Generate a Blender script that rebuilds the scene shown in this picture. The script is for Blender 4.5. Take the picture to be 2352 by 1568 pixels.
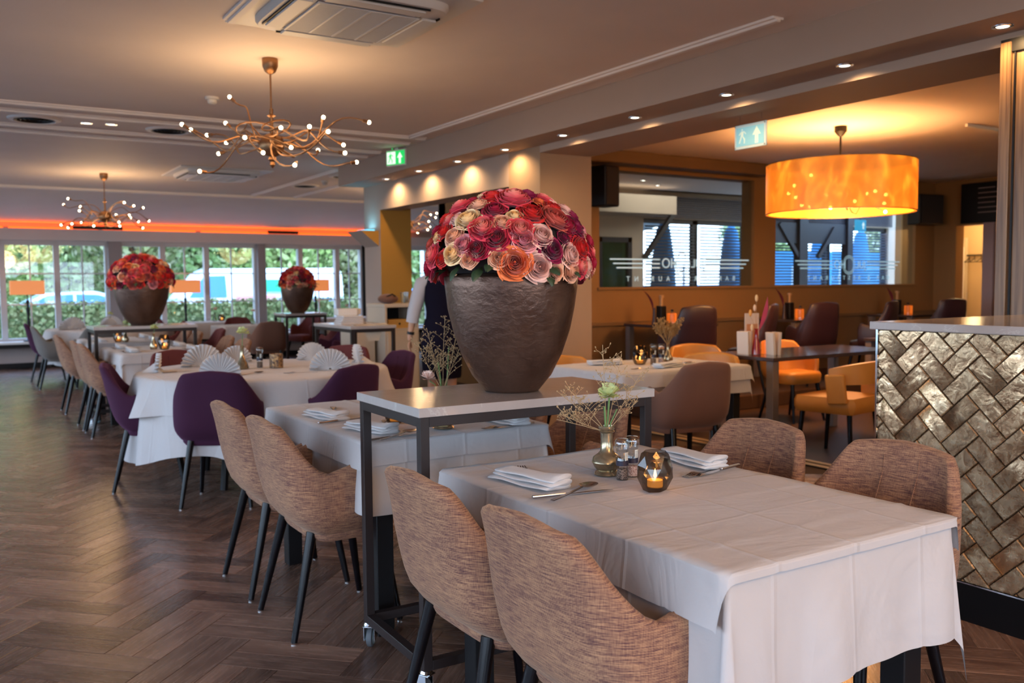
import bpy, math, random
from math import sin, cos, pi, radians, hypot, atan2, sqrt
from mathutils import Vector, Matrix, noise
for o in list(bpy.data.objects): bpy.data.objects.remove(o)
SC = bpy.context.scene
COL = SC.collection
rnd = random.Random(7)

# ---------------------------------------------------------------- camera
cam_d = bpy.data.cameras.new('camera'); cam = bpy.data.objects.new('camera', cam_d); COL.objects.link(cam)
yaw, pit, rol = radians(32.32135744), radians(3.63664232), radians(0.48811884)
fw = Vector((sin(yaw)*cos(pit), cos(yaw)*cos(pit), -sin(pit)))
right = Vector((cos(yaw), -sin(yaw), 0)); down = fw.cross(right)
rt = right*cos(rol) + down*sin(rol); dn = -right*sin(rol) + down*cos(rol)
m = Matrix((rt, -dn, -fw)).transposed().to_4x4(); m.translation = (0, 0, 1.35)
cam.matrix_world = m
cam_d.sensor_width = 36; cam_d.lens = 2064.085/2352*36; cam_d.clip_end = 300; cam_d.clip_start = .05
cam_d.dof.use_dof = True; cam_d.dof.focus_distance = 2.5; cam_d.dof.aperture_fstop = 4.5
SC.camera = cam
# ---------------------------------------------------------------- world, exposure
W = bpy.data.worlds.new('sky'); SC.world = W; W.use_nodes = True
nt = W.node_tree; bg = nt.nodes['Background']
tc = nt.nodes.new('ShaderNodeTexCoord'); sx = nt.nodes.new('ShaderNodeSeparateXYZ'); cr = nt.nodes.new('ShaderNodeValToRGB')
nt.links.new(tc.outputs['Generated'], sx.inputs[0]); nt.links.new(sx.outputs['Z'], cr.inputs[0]); nt.links.new(cr.outputs[0], bg.inputs[0])
cr.color_ramp.elements[0].color = (.66, .80, 1.0, 1); cr.color_ramp.elements[1].color = (.22, .45, .95, 1); cr.color_ramp.elements[1].position = .9
bg.inputs[1].default_value = 3.7
SC.view_settings.view_transform = 'Standard'; SC.view_settings.look = 'None'
SC.view_settings.exposure = 1.45; SC.view_settings.gamma = 1.0; SC.view_settings.use_curve_mapping = False
cy = SC.cycles
cy.max_bounces = 7; cy.diffuse_bounces = 4; cy.glossy_bounces = 3; cy.transmission_bounces = 5; cy.transparent_max_bounces = 10
cy.caustics_reflective = False; cy.caustics_refractive = False; cy.sample_clamp_indirect = 4.0; cy.blur_glossy = 1.0
cy.use_denoising = True
WARM = (1.0, .50, .17); WARM2 = (1.0, .62, .30)
def light(name, typ, loc, energy, color, size=.1, sy=None, rot=(0,0,0), spot=None, blend=.5, portal=False, parent=None):
    d = bpy.data.lights.new(name, typ); d.energy = energy; d.color = color
    if typ == 'AREA':
        d.size = size
        if sy: d.shape = 'RECTANGLE'; d.size_y = sy
        if portal: d.cycles.is_portal = True
    else: d.shadow_soft_size = size
    if typ == 'SPOT': d.spot_size = spot; d.spot_blend = blend
    o = bpy.data.objects.new(name, d); COL.objects.link(o); o.location = loc; o.rotation_euler = rot
    if parent: o.parent = parent
    return o
# daylight portals at the window walls (left side of the room, far end, behind the bar glass)
light('window_portal', 'AREA', (-3.38, 6.1, 1.425), 1, (1,1,1), 2.05, 19.4, (0, -pi/2, 0), portal=True)
light('window_portal', 'AREA', (2.6, 17.75, 1.3), 1, (1,1,1), 12, 1.75, (-pi/2, 0, 0), portal=True)
light('window_portal', 'AREA', (12.9, 11.22, 1.45), 1, (1,1,1), 6.6, 2.0, (-pi/2, 0, 0), portal=True)
light('window_portal', 'AREA', (1.29, -4.18, 1.425), 1, (1,1,1), 7.77, 2.05, (pi/2, 0, 0), portal=True)

# ---------------------------------------------------------------- mesh helpers
class MB:
    def __init__(s): s.v = []; s.f = []; s.uv = []; s.m = []; s.mi = 0
    def face(s, idx, uv=None):
        s.f.append(tuple(idx)); s.uv.append(uv or [(0, 0)]*len(idx)); s.m.append(s.mi)
    def add(s, vs, fs, uvs=None):
        b = len(s.v); s.v += [tuple(p) for p in vs]
        for k, f in enumerate(fs): s.face([b+i for i in f], uvs[k] if uvs else None)
    def box(s, lo, hi, bev=0):
        x0, y0, z0 = lo; x1, y1, z1 = hi
        if bev <= 0:
            s.add([(x0,y0,z0),(x1,y0,z0),(x1,y1,z0),(x0,y1,z0),(x0,y0,z1),(x1,y0,z1),(x1,y1,z1),(x0,y1,z1)],
                  [(3,2,1,0),(4,5,6,7),(0,1,5,4),(1,2,6,5),(2,3,7,6),(3,0,4,7)]); return s
        b = min(bev, (x1-x0)/2.01, (y1-y0)/2.01, (z1-z0)/2.01)
        def ring(i, z): return [(x0+i,y0+b,z),(x0+b,y0+i,z),(x1-b,y0+i,z),(x1-i,y0+b,z),(x1-i,y1-b,z),(x1-b,y1-i,z),(x0+b,y1-i,z),(x0+i,y1-b,z)]
        V = ring(b*.6, z0)+ring(0, z0+b)+ring(0, z1-b)+ring(b*.6, z1)
        F = [tuple(range(7,-1,-1)), tuple(range(24,32))]
        for r in range(3):
            for i in range(8): j = (i+1) % 8; F.append((r*8+i, r*8+j, r*8+8+j, r*8+8+i))
        s.add(V, F); return s
    def xf(s, M, start=0):
        s.v[start:] = [tuple(M @ Vector(p)) for p in s.v[start:]]; return s
    def grid(s, fn, nu, nv, cu=False, flip=False, us=1, vs=1):
        b = len(s.v); mu = nu if cu else nu+1
        for j in range(nv+1):
            for i in range(mu): s.v.append(tuple(fn(i/nu, j/nv)))
        for j in range(nv):
            for i in range(nu):
                a = b+j*mu+i; c = b+j*mu+(i+1) % mu
                q = (a, c, c+mu, a+mu); u = [(i/nu*us,j/nv*vs),((i+1)/nu*us,j/nv*vs),((i+1)/nu*us,(j+1)/nv*vs),(i/nu*us,(j+1)/nv*vs)]
                if flip: q = q[::-1]; u = u[::-1]
                s.face(q, u)
        return s
    def lathe(s, prof, n=24, c=(0,0,0), cap=True):
        b = len(s.v)
        s.grid(lambda u, v: (c[0]+prof[round(v*(len(prof)-1))][0]*cos(2*pi*u), c[1]+prof[round(v*(len(prof)-1))][0]*sin(2*pi*u), c[2]+prof[round(v*(len(prof)-1))][1]), n, len(prof)-1, cu=True)
        if cap:
            if prof[0][0] > 1e-4: s.face([b+i for i in range(n-1,-1,-1)])
            e = b+(len(prof)-1)*n
            if prof[-1][0] > 1e-4: s.face([e+i for i in range(n)])
        return s
    def tube(s, pts, r, n=8, cap=True):
        pts = [Vector(p) for p in pts]; k = len(pts); b = len(s.v)
        rs = r if isinstance(r, (list, tuple)) else [r]*k
        up = None
        for i, p in enumerate(pts):
            t = (pts[min(i+1,k-1)]-pts[max(i-1,0)]).normalized()
            if up is None: up = Vector((0,0,1)) if abs(t.z) < .9 else Vector((1,0,0))
            x = t.cross(up); x = x.normalized() if x.length > 1e-6 else Vector((1,0,0)); y = x.cross(t); up = y
            for j in range(n): a = 2*pi*j/n; s.v.append(tuple(p+(x*cos(a)+y*sin(a))*rs[i]))
        for i in range(k-1):
            for j in range(n): jj = (j+1) % n; s.face((b+i*n+j, b+i*n+jj, b+(i+1)*n+jj, b+(i+1)*n+j))
        if cap: s.face([b+j for j in range(n-1,-1,-1)]); s.face([b+(k-1)*n+j for j in range(n)])
        return s
    def sphere(s, c, r, n=12, m=8, sz=1):
        return s.lathe([(max(1e-5, r*sin(pi*i/m)), -r*sz*cos(pi*i/m)) for i in range(m+1)], n, c, cap=False)
    def bar(s, p0, p1, w, h=None, bev=0):   # square bar between two points
        p0, p1 = Vector(p0), Vector(p1); h = h or w; d = p1-p0; L = d.length; z = d.normalized()
        x = Vector((0,1,0)) if abs(z.y) < .9 else Vector((1,0,0)); x = (x-z*x.dot(z)).normalized(); y = z.cross(x)
        st = len(s.v); s.box((-w/2,-h/2,0), (w/2,h/2,L), bev)
        M = Matrix((x, y, z)).transposed().to_4x4(); M.translation = p0; return s.xf(M, st)
    def mesh(s, name, mat=None, smooth=False):
        me = bpy.data.meshes.new(name); me.from_pydata(s.v, [], s.f)
        uvl = me.uv_layers.new(name='UVMap'); flat = [c for f in s.uv for p in f for c in p]; uvl.data.foreach_set('uv', flat)
        if mat:
            for q in (mat if isinstance(mat, list) else [mat]): me.materials.append(q)
        if any(s.m): me.polygons.foreach_set('material_index', s.m)
        me.update()
        if smooth:
            me.polygons.foreach_set('use_smooth', [True]*len(me.polygons))
            if smooth != 'all': me.set_sharp_from_angle(angle=radians(38))
        return me
def link(name, me, parent=None, loc=None, rz=None, kind=None):
    o = bpy.data.objects.new(name, me); COL.objects.link(o)
    if parent: o.parent = parent
    if loc is not None: o.location = loc
    if rz is not None: o.rotation_euler = (0, 0, rz)
    if kind: o['kind'] = kind
    return o
def obj(name, mb, mat, parent=None, smooth=False, loc=None, rz=None, kind=None):
    return link(name, mb.mesh(name, mat, smooth), parent, loc, rz, kind)
def tag(o, label, cat, group=None):
    o['label'] = label; o['category'] = cat
    if group: o['group'] = group
    return o
def thing(name, label, cat, loc=(0,0,0), rz=0, group=None):
    o = bpy.data.objects.new(name, None); COL.objects.link(o); o.location = loc; o.rotation_euler = (0,0,rz); o.empty_display_size = .1
    return tag(o, label, cat, group)
def kids(o): return [c for c in bpy.data.objects if c.parent == o]
TREE = {}
def tree_of(o):
    if o.name not in TREE: TREE[o.name] = [(c, tree_of(c)) for c in kids(o)]
    return TREE[o.name]
def dup(root, loc, rz, label, group=None, scale=None, cat=None):
    def cp(o, par, tr):
        c = o.copy(); COL.objects.link(c)
        if par: c.parent = par
        for k, t in tr: cp(k, c, t)
        return c
    r = cp(root, None, tree_of(root)); r.location = loc; r.rotation_euler = (0,0,rz); r['label'] = label
    if group: r['group'] = group
    elif 'group' in r: del r['group']
    if scale: r.scale = (scale,)*3
    return r
def struct(name, mb, mat, smooth=False, parent=None): return obj(name, mb, mat, parent, smooth, kind=None if parent else 'structure')

# ---------------------------------------------------------------- materials
def mat(name, col, rough=.5, metal=0, spec=.5, **k):
    M = bpy.data.materials.new(name); M.use_nodes = True; b = M.node_tree.nodes['Principled BSDF']
    b.inputs['Base Color'].default_value = (*col, 1); b.inputs['Roughness'].default_value = rough; b.inputs['Metallic'].default_value = metal
    b.inputs['Specular IOR Level'].default_value = spec
    if 'emit' in k: b.inputs['Emission Color'].default_value = (*k['emit'], 1); b.inputs['Emission Strength'].default_value = k.get('es', 1)
    if 'coat' in k: b.inputs['Coat Weight'].default_value = k['coat']
    if 'sheen' in k: b.inputs['Sheen Weight'].default_value = k['sheen']; b.inputs['Sheen Roughness'].default_value = .4; b.inputs['Sheen Tint'].default_value = (*k.get('sc', (1,1,1)), 1)
    if 'trans' in k: b.inputs['Transmission Weight'].default_value = k['trans']
    if 'ior' in k: b.inputs['IOR'].default_value = k['ior']
    return M
class N:
    def __init__(s, M): s.nt = M.node_tree; s.b = s.nt.nodes['Principled BSDF']
    def n(s, t, **p):
        q = s.nt.nodes.new(t)
        for k, v in p.items(): setattr(q, k, v)
        return q
    def l(s, a, b): s.nt.links.new(a, b)
    def coord(s, out='Object', scale=(1,1,1), rot=(0,0,0)):
        c = s.n('ShaderNodeTexCoord'); mp = s.n('ShaderNodeMapping'); mp.inputs['Scale'].default_value = scale; mp.inputs['Rotation'].default_value = rot
        s.l(c.outputs[out], mp.inputs[0]); return mp.outputs[0]
    def noise(s, vec, sc=5, det=3, dist=0, rough=.5):
        q = s.n('ShaderNodeTexNoise'); q.inputs['Scale'].default_value = sc; q.inputs['Detail'].default_value = det; q.inputs['Distortion'].default_value = dist; q.inputs['Roughness'].default_value = rough
        if vec: s.l(vec, q.inputs['Vector'])
        return q.outputs['Fac']
    def ramp(s, fac, stops):
        q = s.n('ShaderNodeValToRGB'); e = q.color_ramp.elements
        while len(e) < len(stops): e.new(.5)
        for k, (p, c) in enumerate(stops): e[k].position = p; e[k].color = (*c, 1) if len(c) == 3 else c
        s.l(fac, q.inputs[0]); return q.outputs[0]
    def mix(s, f, a, b, mode='MIX'):
        q = s.n('ShaderNodeMix', data_type='RGBA', blend_type=mode)
        for i, x in ((0, f), (6, a), (7, b)):
            if isinstance(x, (int, float)): q.inputs[i].default_value = x
            elif isinstance(x, tuple): q.inputs[i].default_value = (*x, 1)
            else: s.l(x, q.inputs[i])
        return q.outputs[2]
    def math(s, op, a, b=0):
        q = s.n('ShaderNodeMath', operation=op)
        for i, x in ((0, a), (1, b)):
            if isinstance(x, (int, float)): q.inputs[i].default_value = x
            else: s.l(x, q.inputs[i])
        return q.outputs[0]
    def bump(s, h, st=.3, d=.01):
        q = s.n('ShaderNodeBump'); q.inputs['Strength'].default_value = st; q.inputs['Distance'].default_value = d; s.l(h, q.inputs['Height'])
        if s.b.inputs['Normal'].links: s.l(s.b.inputs['Normal'].links[0].from_socket, q.inputs['Normal'])
        s.l(q.outputs[0], s.b.inputs['Normal'])
    def color(s, c): s.l(c, s.b.inputs['Base Color'])
def paint(name, col, rough=.7, var=.06):
    M = mat(name, col, rough, spec=.25); n = N(M); v = n.coord('Object'); f = n.noise(v, 2.2, 4)
    n.color(n.mix(f, tuple(c*(1-var) for c in col), tuple(min(1, c*(1+var)) for c in col)))
    n.bump(n.noise(v, 160, 2), .12, .002); return M
CEIL = paint('ceiling_paint', (.80, .70, .65)); TRIM = paint('trim_paint', (.86, .80, .77), .5)
TAUPE = paint('taupe_wall_paint', (.41, .32, .27)); OCHRE = paint('ochre_wall_paint', (.44, .225, .045), .6)
BARWALL = paint('brown_ochre_wall_paint', (.27, .145, .055), .6); DADO = paint('dark_brown_dado_paint', (.17, .10, .05), .55)
WHITE = paint('white_lacquer', (.72, .70, .68), .4); GREYW = paint('grey_window_paint', (.50, .48, .48), .45)
BLACK = mat('black_plastic', (.006, .005, .0055), .45, 0, .25); DARKW = mat('dark_window_frame', (.02, .022, .025), .4)
STEEL = mat('bronzed_steel', (.022, .014, .013), .42, 0, .3); BLKWOOD = mat('black_lacquered_leg', (.004, .003, .004), .26, 0, .22)
CHROME = mat('chrome', (.75, .77, .80), .12, 1); SILVER = mat('polished_cutlery_steel', (.42, .37, .35), .24, 1)
RUBBER = mat('grey_rubber', (.10, .11, .12), .6); CREAM = paint('cream_cabinet', (.55, .46, .36), .5)
SKIRT = mat('black_kick_plate', (.003, .0025, .003), .4, 0, .2)
BULB = mat('glowing_bulb', (1, .9, .7), .3, emit=(1, .74, .40), es=9); BULBW = mat('glowing_downlight', (1, .95, .85), .3, emit=(1, .86, .66), es=5)
FLAME = mat('candle_flame', (1, .7, .3), .5, emit=(1, .50, .10), es=5)
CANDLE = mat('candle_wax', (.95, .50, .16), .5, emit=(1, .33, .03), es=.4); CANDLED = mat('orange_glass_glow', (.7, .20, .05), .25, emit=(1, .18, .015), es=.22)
LED = mat('orange_led_strip', (1, .3, .05), .5, emit=(1, .11, .006), es=.8); LEDB = mat('cyan_led', (.2, .7, 1), .5, emit=(.10, .6, .9), es=.5)
LIME = mat('green_exit_panel', (.02, .6, .10), .4, emit=(.01, .50, .10), es=.4); EXW = mat('white_exit_mark', (.9, .95, .9), .4, emit=(.85, .95, .85), es=.35)
EXB = mat('pale_blue_exit_glass', (.25, .55, .65), .25, emit=(.22, .50, .62), es=.16); EXBM = mat('pale_exit_mark', (.6, .7, .6), .3, emit=(.55, .72, .66), es=.18)
# wood planks: grain along uv.x, tone per plank
def plank_mat(name, c0, c1, c2):
    M = mat(name, c1, .36, spec=.5); n = N(M)
    uv = n.n('ShaderNodeUVMap'); oi = n.n('ShaderNodeObjectInfo'); ge = n.n('ShaderNodeNewGeometry')
    r = n.math('FRACT', n.math('ADD', oi.outputs['Random'], ge.outputs['Random Per Island']))
    off = n.n('ShaderNodeCombineXYZ'); n.l(n.math('MULTIPLY', r, 57.0), off.inputs[0]); n.l(n.math('MULTIPLY', r, 31.0), off.inputs[1])
    va = n.n('ShaderNodeVectorMath', operation='ADD'); n.l(uv.outputs[0], va.inputs[0]); n.l(off.outputs[0], va.inputs[1])
    mp = n.n('ShaderNodeMapping'); mp.inputs['Scale'].default_value = (1.6, 22, 1); n.l(va.outputs[0], mp.inputs[0])
    g = n.noise(mp.outputs[0], 3.2, 8, .6, .62)
    mp2 = n.n('ShaderNodeMapping'); mp2.inputs['Scale'].default_value = (1.5, 5, 1); n.l(va.outputs[0], mp2.inputs[0])
    g2 = n.noise(mp2.outputs[0], 1.6, 3, .4)
    c = n.ramp(g, [(.28, c0), (.5, c1), (.72, c2)])
    c = n.mix(.55, c, n.ramp(g2, [(.3, c0), (.7, c2)]))
    tone = n.ramp(r, [(0, (.62,)*3), (.5, (1,)*3), (1, (1.35, 1.3, 1.25))]); n.color(n.mix(1, c, tone, 'MULTIPLY'))
    n.bump(g, .25, .0012)
    n.l(n.ramp(g, [(0, (.17,)*3), (1, (.36,)*3)]), n.b.inputs['Roughness']); return M
PLANK = plank_mat('oak_plank', (.072, .036, .026), (.155, .086, .060), (.29, .172, .12))
SUBFLOOR = mat('floor_joint', (.06, .034, .025), .8)
BARFLOOR = paint('dark_bar_floor', (.06, .03, .018), .45, .3)
def fabric(name, c0, c1, sheen=.3, weave=True, sc=(1,1,1)):
    M = mat(name, c0, .85, spec=.15, sheen=sheen, sc=sc); n = N(M)
    if weave:
        slub = n.noise(n.coord('Object', (26, 26, 400)), 1.0, 3, .2); warp = n.noise(n.coord('Object', (330, 330, 46)), 1.0, 2)
        tw = n.n('ShaderNodeTexWave', wave_type='BANDS', bands_direction='DIAGONAL'); tw.inputs['Scale'].default_value = 95; tw.inputs['Distortion'].default_value = 1.2; n.l(n.coord('Object'), tw.inputs[0])
        blot = n.noise(n.coord('Object'), 7, 3)
        f = n.math('ADD', n.math('MULTIPLY', slub, .75), n.math('ADD', n.math('MULTIPLY', warp, .28), n.math('MULTIPLY', blot, .16)))
        c = n.ramp(f, [(.46, c0), (.80, c1)]); c = n.mix(.10, c, n.mix(tw.outputs['Fac'], c0, c1)); n.color(c)
        n.bump(slub, .5, .002); n.bump(warp, .3, .001)
    else:
        f = n.noise(n.coord('Object'), 6, 3); n.color(n.mix(f, c0, c1)); n.bump(n.noise(n.coord('Object'), 400, 2), .2, .0008)
    return M
TAN = fabric('mauve_brown_woven_fabric', (.100, .044, .043), (.45, .24, .13), .25, sc=(1, .75, .55))
PLUM = fabric('plum_fabric', (.040, .011, .029), (.050, .014, .036), .25, False, (.5, .2, .4))
BURG = fabric('burgundy_fabric', (.095, .024, .026), (.12, .034, .032), .2, False, (.8, .4, .4))
GREY = fabric('grey_fabric', (.13, .11, .10), (.17, .15, .13), .15, False)
BROWN = fabric('brown_fabric', (.17, .082, .058), (.20, .10, .07), .2, False)
ORANGE = mat('cognac_leather', (.52, .21, .035), .42, spec=.5); n = N(ORANGE); n.bump(n.noise(n.coord('Object'), 60, 4), .15, .002); n.color(n.mix(n.noise(n.coord('Object'), 5, 3), (.42, .16, .025), (.60, .26, .05)))
DLEATH = mat('dark_aubergine_leather', (.030, .012, .018), .38, spec=.5)
def cloth_mat(name, col, creases=False):
    M = mat(name, col, .75, spec=.2, sheen=.15); n = N(M); v = n.coord('Object')
    if creases:
        sx_ = n.n('ShaderNodeSeparateXYZ'); n.l(v, sx_.inputs[0]); hh = None
        for ax, per in ((0, .255), (1, .31)):
            fr = n.math('FRACT', n.math('ADD', n.math('DIVIDE', sx_.outputs[ax], per), .5)); dd = n.math('MULTIPLY', n.math('ABSOLUTE', n.math('SUBTRACT', fr, .5)), per)
            h1 = n.math('MAXIMUM', n.math('SUBTRACT', 1.0, n.math('DIVIDE', dd, .010)), 0); hh = h1 if hh is None else n.math('ADD', hh, h1)
        n.bump(hh, .5, .004)
    n.bump(n.noise(n.coord('Object', (1, 2.2, 1)), 3.2, 3, 1.4), .55, .02); n.bump(n.noise(v, 9, 4, 1.2), .28, .008); n.bump(n.noise(v, 500, 1), .12, .0006)
    return M
LINEN = cloth_mat('white_table_linen', (.47, .43, .42), True); NAPK = cloth_mat('white_napkin_linen', (.58, .56, .56))
def marble():
    M = mat('grey_veined_stone', (.56, .54, .53), .16, spec=.5); n = N(M); v = n.coord('Object')
    f = n.noise(v, 1.6, 8, 2.2, .6); n.color(n.ramp(f, [(.40, (.42, .37, .35)), (.495, (.40, .35, .33)), (.5, (.49, .45, .43)), (.505, (.40, .35, .33)), (.7, (.38, .33, .31))])); return M
MARBLE = marble()
def bronze():
    M = mat('hammered_bronze', (.20, .125, .095), .34, .75); n = N(M); v = n.coord('Object')
    f = n.noise(v, 3.5, 5, .6); n.color(n.ramp(f, [(.3, (.075, .038, .027)), (.62, (.17, .10, .072)), (.8, (.25, .165, .125))]))
    n.l(n.ramp(n.noise(v, 9, 4), [(.3, (.30,)*3), (.7, (.50,)*3)]), n.b.inputs['Roughness'])
    n.bump(n.noise(n.coord('Object', (1, 1, 1.5)), 30, 3, .35), .40, .008); n.bump(n.noise(v, 75, 3), .3, .003); return M
BRONZE = bronze()
def tile_mat():
    M = mat('pewter_glazed_tile', (.36, .27, .19), .2, .82); n = N(M); oi = n.n('ShaderNodeObjectInfo')
    va = n.n('ShaderNodeVectorMath', operation='ADD'); cb = n.n('ShaderNodeCombineXYZ'); n.l(n.math('MULTIPLY', oi.outputs['Random'], 43.0), cb.inputs[0]); n.l(n.math('MULTIPLY', oi.outputs['Random'], 17.0), cb.inputs[2])
    n.l(n.coord('Object'), va.inputs[0]); n.l(cb.outputs[0], va.inputs[1])
    f = n.noise(va.outputs[0], 14, 4, 1.2); f2 = n.noise(va.outputs[0], 30, 4, 2)
    n.color(n.mix(1, n.ramp(f, [(.3, (.34, .20, .11)), (.55, (.60, .41, .24)), (.75, (.80, .61, .39))]), n.ramp(oi.outputs['Random'], [(0, (.8,)*3), (1, (1.15,)*3)]), 'MULTIPLY'))
    n.l(n.ramp(f2, [(.3, (.14,)*3), (.7, (.36,)*3)]), n.b.inputs['Roughness'])
    n.bump(f, .55, .006); n.bump(f2, .35, .0025); return M
TILE = tile_mat(); GROUT = mat('dark_grout', (.06, .04, .03), .8)
def wood_panel():
    M = mat('stained_oak_panel', (.30, .16, .07), .38); n = N(M); g = n.noise(n.coord('Object', (40, 40, 1.5)), 1.5, 6, .6); n.color(n.ramp(g, [(.3, (.10, .045, .018)), (.7, (.26, .145, .068))])); n.bump(g, .2, .002); return M
OAKP = wood_panel()
# thin glass: transparent with a fresnel reflection
def glass(name, tint=(1,1,1), refl=1.0, base=.0, rough=.0):
    M = bpy.data.materials.new(name); M.use_nodes = True; t = M.node_tree; t.nodes.clear()
    o = t.nodes.new('ShaderNodeOutputMaterial'); mx = t.nodes.new('ShaderNodeMixShader'); tr = t.nodes.new('ShaderNodeBsdfTransparent'); gl = t.nodes.new('ShaderNodeBsdfGlossy')
    fr = t.nodes.new('ShaderNodeLayerWeight'); fr.inputs[0].default_value = .5; pw_ = t.nodes.new('ShaderNodeMath'); pw_.operation = 'POWER'; pw_.inputs[1].default_value = 5
    ad = t.nodes.new('ShaderNodeMath'); ad.operation = 'MULTIPLY_ADD'; ad.inputs[1].default_value = .9*refl; ad.inputs[2].default_value = .04*refl+base
    tr.inputs[0].default_value = (*tint, 1); gl.inputs['Roughness'].default_value = rough
    t.links.new(fr.outputs[1], pw_.inputs[0]); t.links.new(pw_.outputs[0], ad.inputs[0]); t.links.new(ad.outputs[0], mx.inputs[0]); t.links.new(tr.outputs[0], mx.inputs[1]); t.links.new(gl.outputs[0], mx.inputs[2]); t.links.new(mx.outputs[0], o.inputs[0]); return M
PANE = glass('window_pane', (.97, .99, .98)); BARPANE = glass('bar_glass', (.86, .93, .97), 1.0, .02)
SMOKE = glass('smoked_glass', (.42, .38, .34), .8, .02); CLEARG = glass('clear_plastic', (.86, .88, .88), 1.6, .04); GREENG = glass('green_tinted_glass', (.55, .60, .48), 1.3, .03)
BRASS = mat('aged_brass_glass', (.36, .28, .17), .22, .85); n = N(BRASS); n.color(n.ramp(n.noise(n.coord('Object'), 30, 3, 1), [(.3, (.24, .19, .12)), (.7, (.50, .41, .27))]))
GOLDM = mat('gilded_metal', (.30, .155, .075), .34, .9)
STEM = mat('green_stem', (.10, .20, .05), .5); DRY = mat('dry_grass', (.42, .28, .14), .7); LEAF = mat('rose_leaf', (.035, .060, .025), .45)
GREENFL = mat('green_carnation_petal', (.56, .60, .26), .6); PINKFL = mat('pink_carnation_petal', (.80, .55, .45), .6); PAMPAS = mat('rusty_grass', (.30, .16, .05), .7)

# ---------------------------------------------------------------- room shell
FX0, FX1 = -3.2, 5.42
fl = struct('floor', MB().box((-3.6, -4.2, -.2), (14.2, 17.6, -.013)), SUBFLOOR)
def herring(n, w, L, gap, cx, cyy, x0, x1, y0, y1):
    """yield (centre x, centre y, angle) of planks of a herringbone whose zigzag runs along +y"""
    s = 1/sqrt(2); out = []
    for j in range(-60, 61):
        for k in range(-160, 161):
            for typ in (0, 1):
                if typ == 0: a, b = k+n/2+j*n, k+.5-j*n
                else: a, b = k+.5+j*n, k+1+n/2-j*n
                X = cx+(a-b)*w*s; Y = cyy+(a+b)*w*s
                if x0 < X < x1 and y0 < Y < y1: out.append((X, Y, pi/4+typ*pi/2))
    return out
UW, PW, PL_ = .2333, .11665, .4666      # double herringbone: planks laid in pairs
pl = []
for X, Y, a in herring(2, UW, PL_, .002, .616, 4.048, FX0-.15, FX1-.15, -.9, 17.3):
    for s_ in (-1, 1): pl.append((X-sin(a)*s_*PW/2, Y+cos(a)*s_*PW/2, a))
def plank_mesh(L, w, g=.0010, z1=0., z0=-.012, b=.0016):
    q = MB(); l2, w2 = L/2-g/2, w/2-g/2
    V = [(-l2,-w2,z0),(l2,-w2,z0),(l2,w2,z0),(-l2,w2,z0),(-l2,-w2,z1-b*.6),(l2,-w2,z1-b*.6),(l2,w2,z1-b*.6),(-l2,w2,z1-b*.6),(-l2+b,-w2+b,z1),(l2-b,-w2+b,z1),(l2-b,w2-b,z1),(-l2+b,w2-b,z1)]
    F = [(8,9,10,11)]+[(i,(i+1)%4,4+(i+1)%4,4+i) for i in range(4)]+[(4+i,4+(i+1)%4,8+(i+1)%4,8+i) for i in range(4)]
    q.add(V, F, [[(V[i][0]+.4, V[i][1]+.2) for i in f] for f in F]); return q
vis = []; rest = []
for X, Y, a in pl:
    d = Vector((X, Y, -1.35)); dep = d.dot(fw); u = d.dot(rt)/dep if dep > .1 else 9; v = d.dot(dn)/dep if dep > .1 else 9
    (vis if dep > .1 and abs(u) < .68 and abs(v) < .52 else rest).append((dep, X, Y, a))
vis.sort(); rest += vis[300:]; vis = vis[:300]
pm = plank_mesh(PL_, PW).mesh('plank', PLANK)
for dep, X, Y, a in vis: link('plank', pm, fl, (X, Y, 0), a)
q = MB()
for dep, X, Y, a in rest:
    st = len(q.v); p = plank_mesh(PL_, PW); b = len(q.v); M = Matrix.Translation((X, Y, 0)) @ Matrix.Rotation(a, 4, 'Z')
    q.v += [tuple(M @ Vector(t)) for t in p.v]
    for f, uv in zip(p.f, p.uv): q.face([b+i for i in f], uv)
obj('distant_planks', q, PLANK, fl, kind='stuff')
struct('trim_1', MB().box((5.36, 1.0, 0), (5.40, 6.7, .006)).box((5.46, 1.0, 0), (5.50, 6.7, .006)), mat('pale_threshold_strip', (.55, .38, .20), .4))
obj('bar_floor', MB().box((5.41, -4, -.012), (14, 8.24, -.001)), BARFLOOR, fl)
obj('bar_platform', MB().box((5.9, 6.7, -.001), (12.9, 8.24, .15), .01), BARFLOOR, fl)

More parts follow.
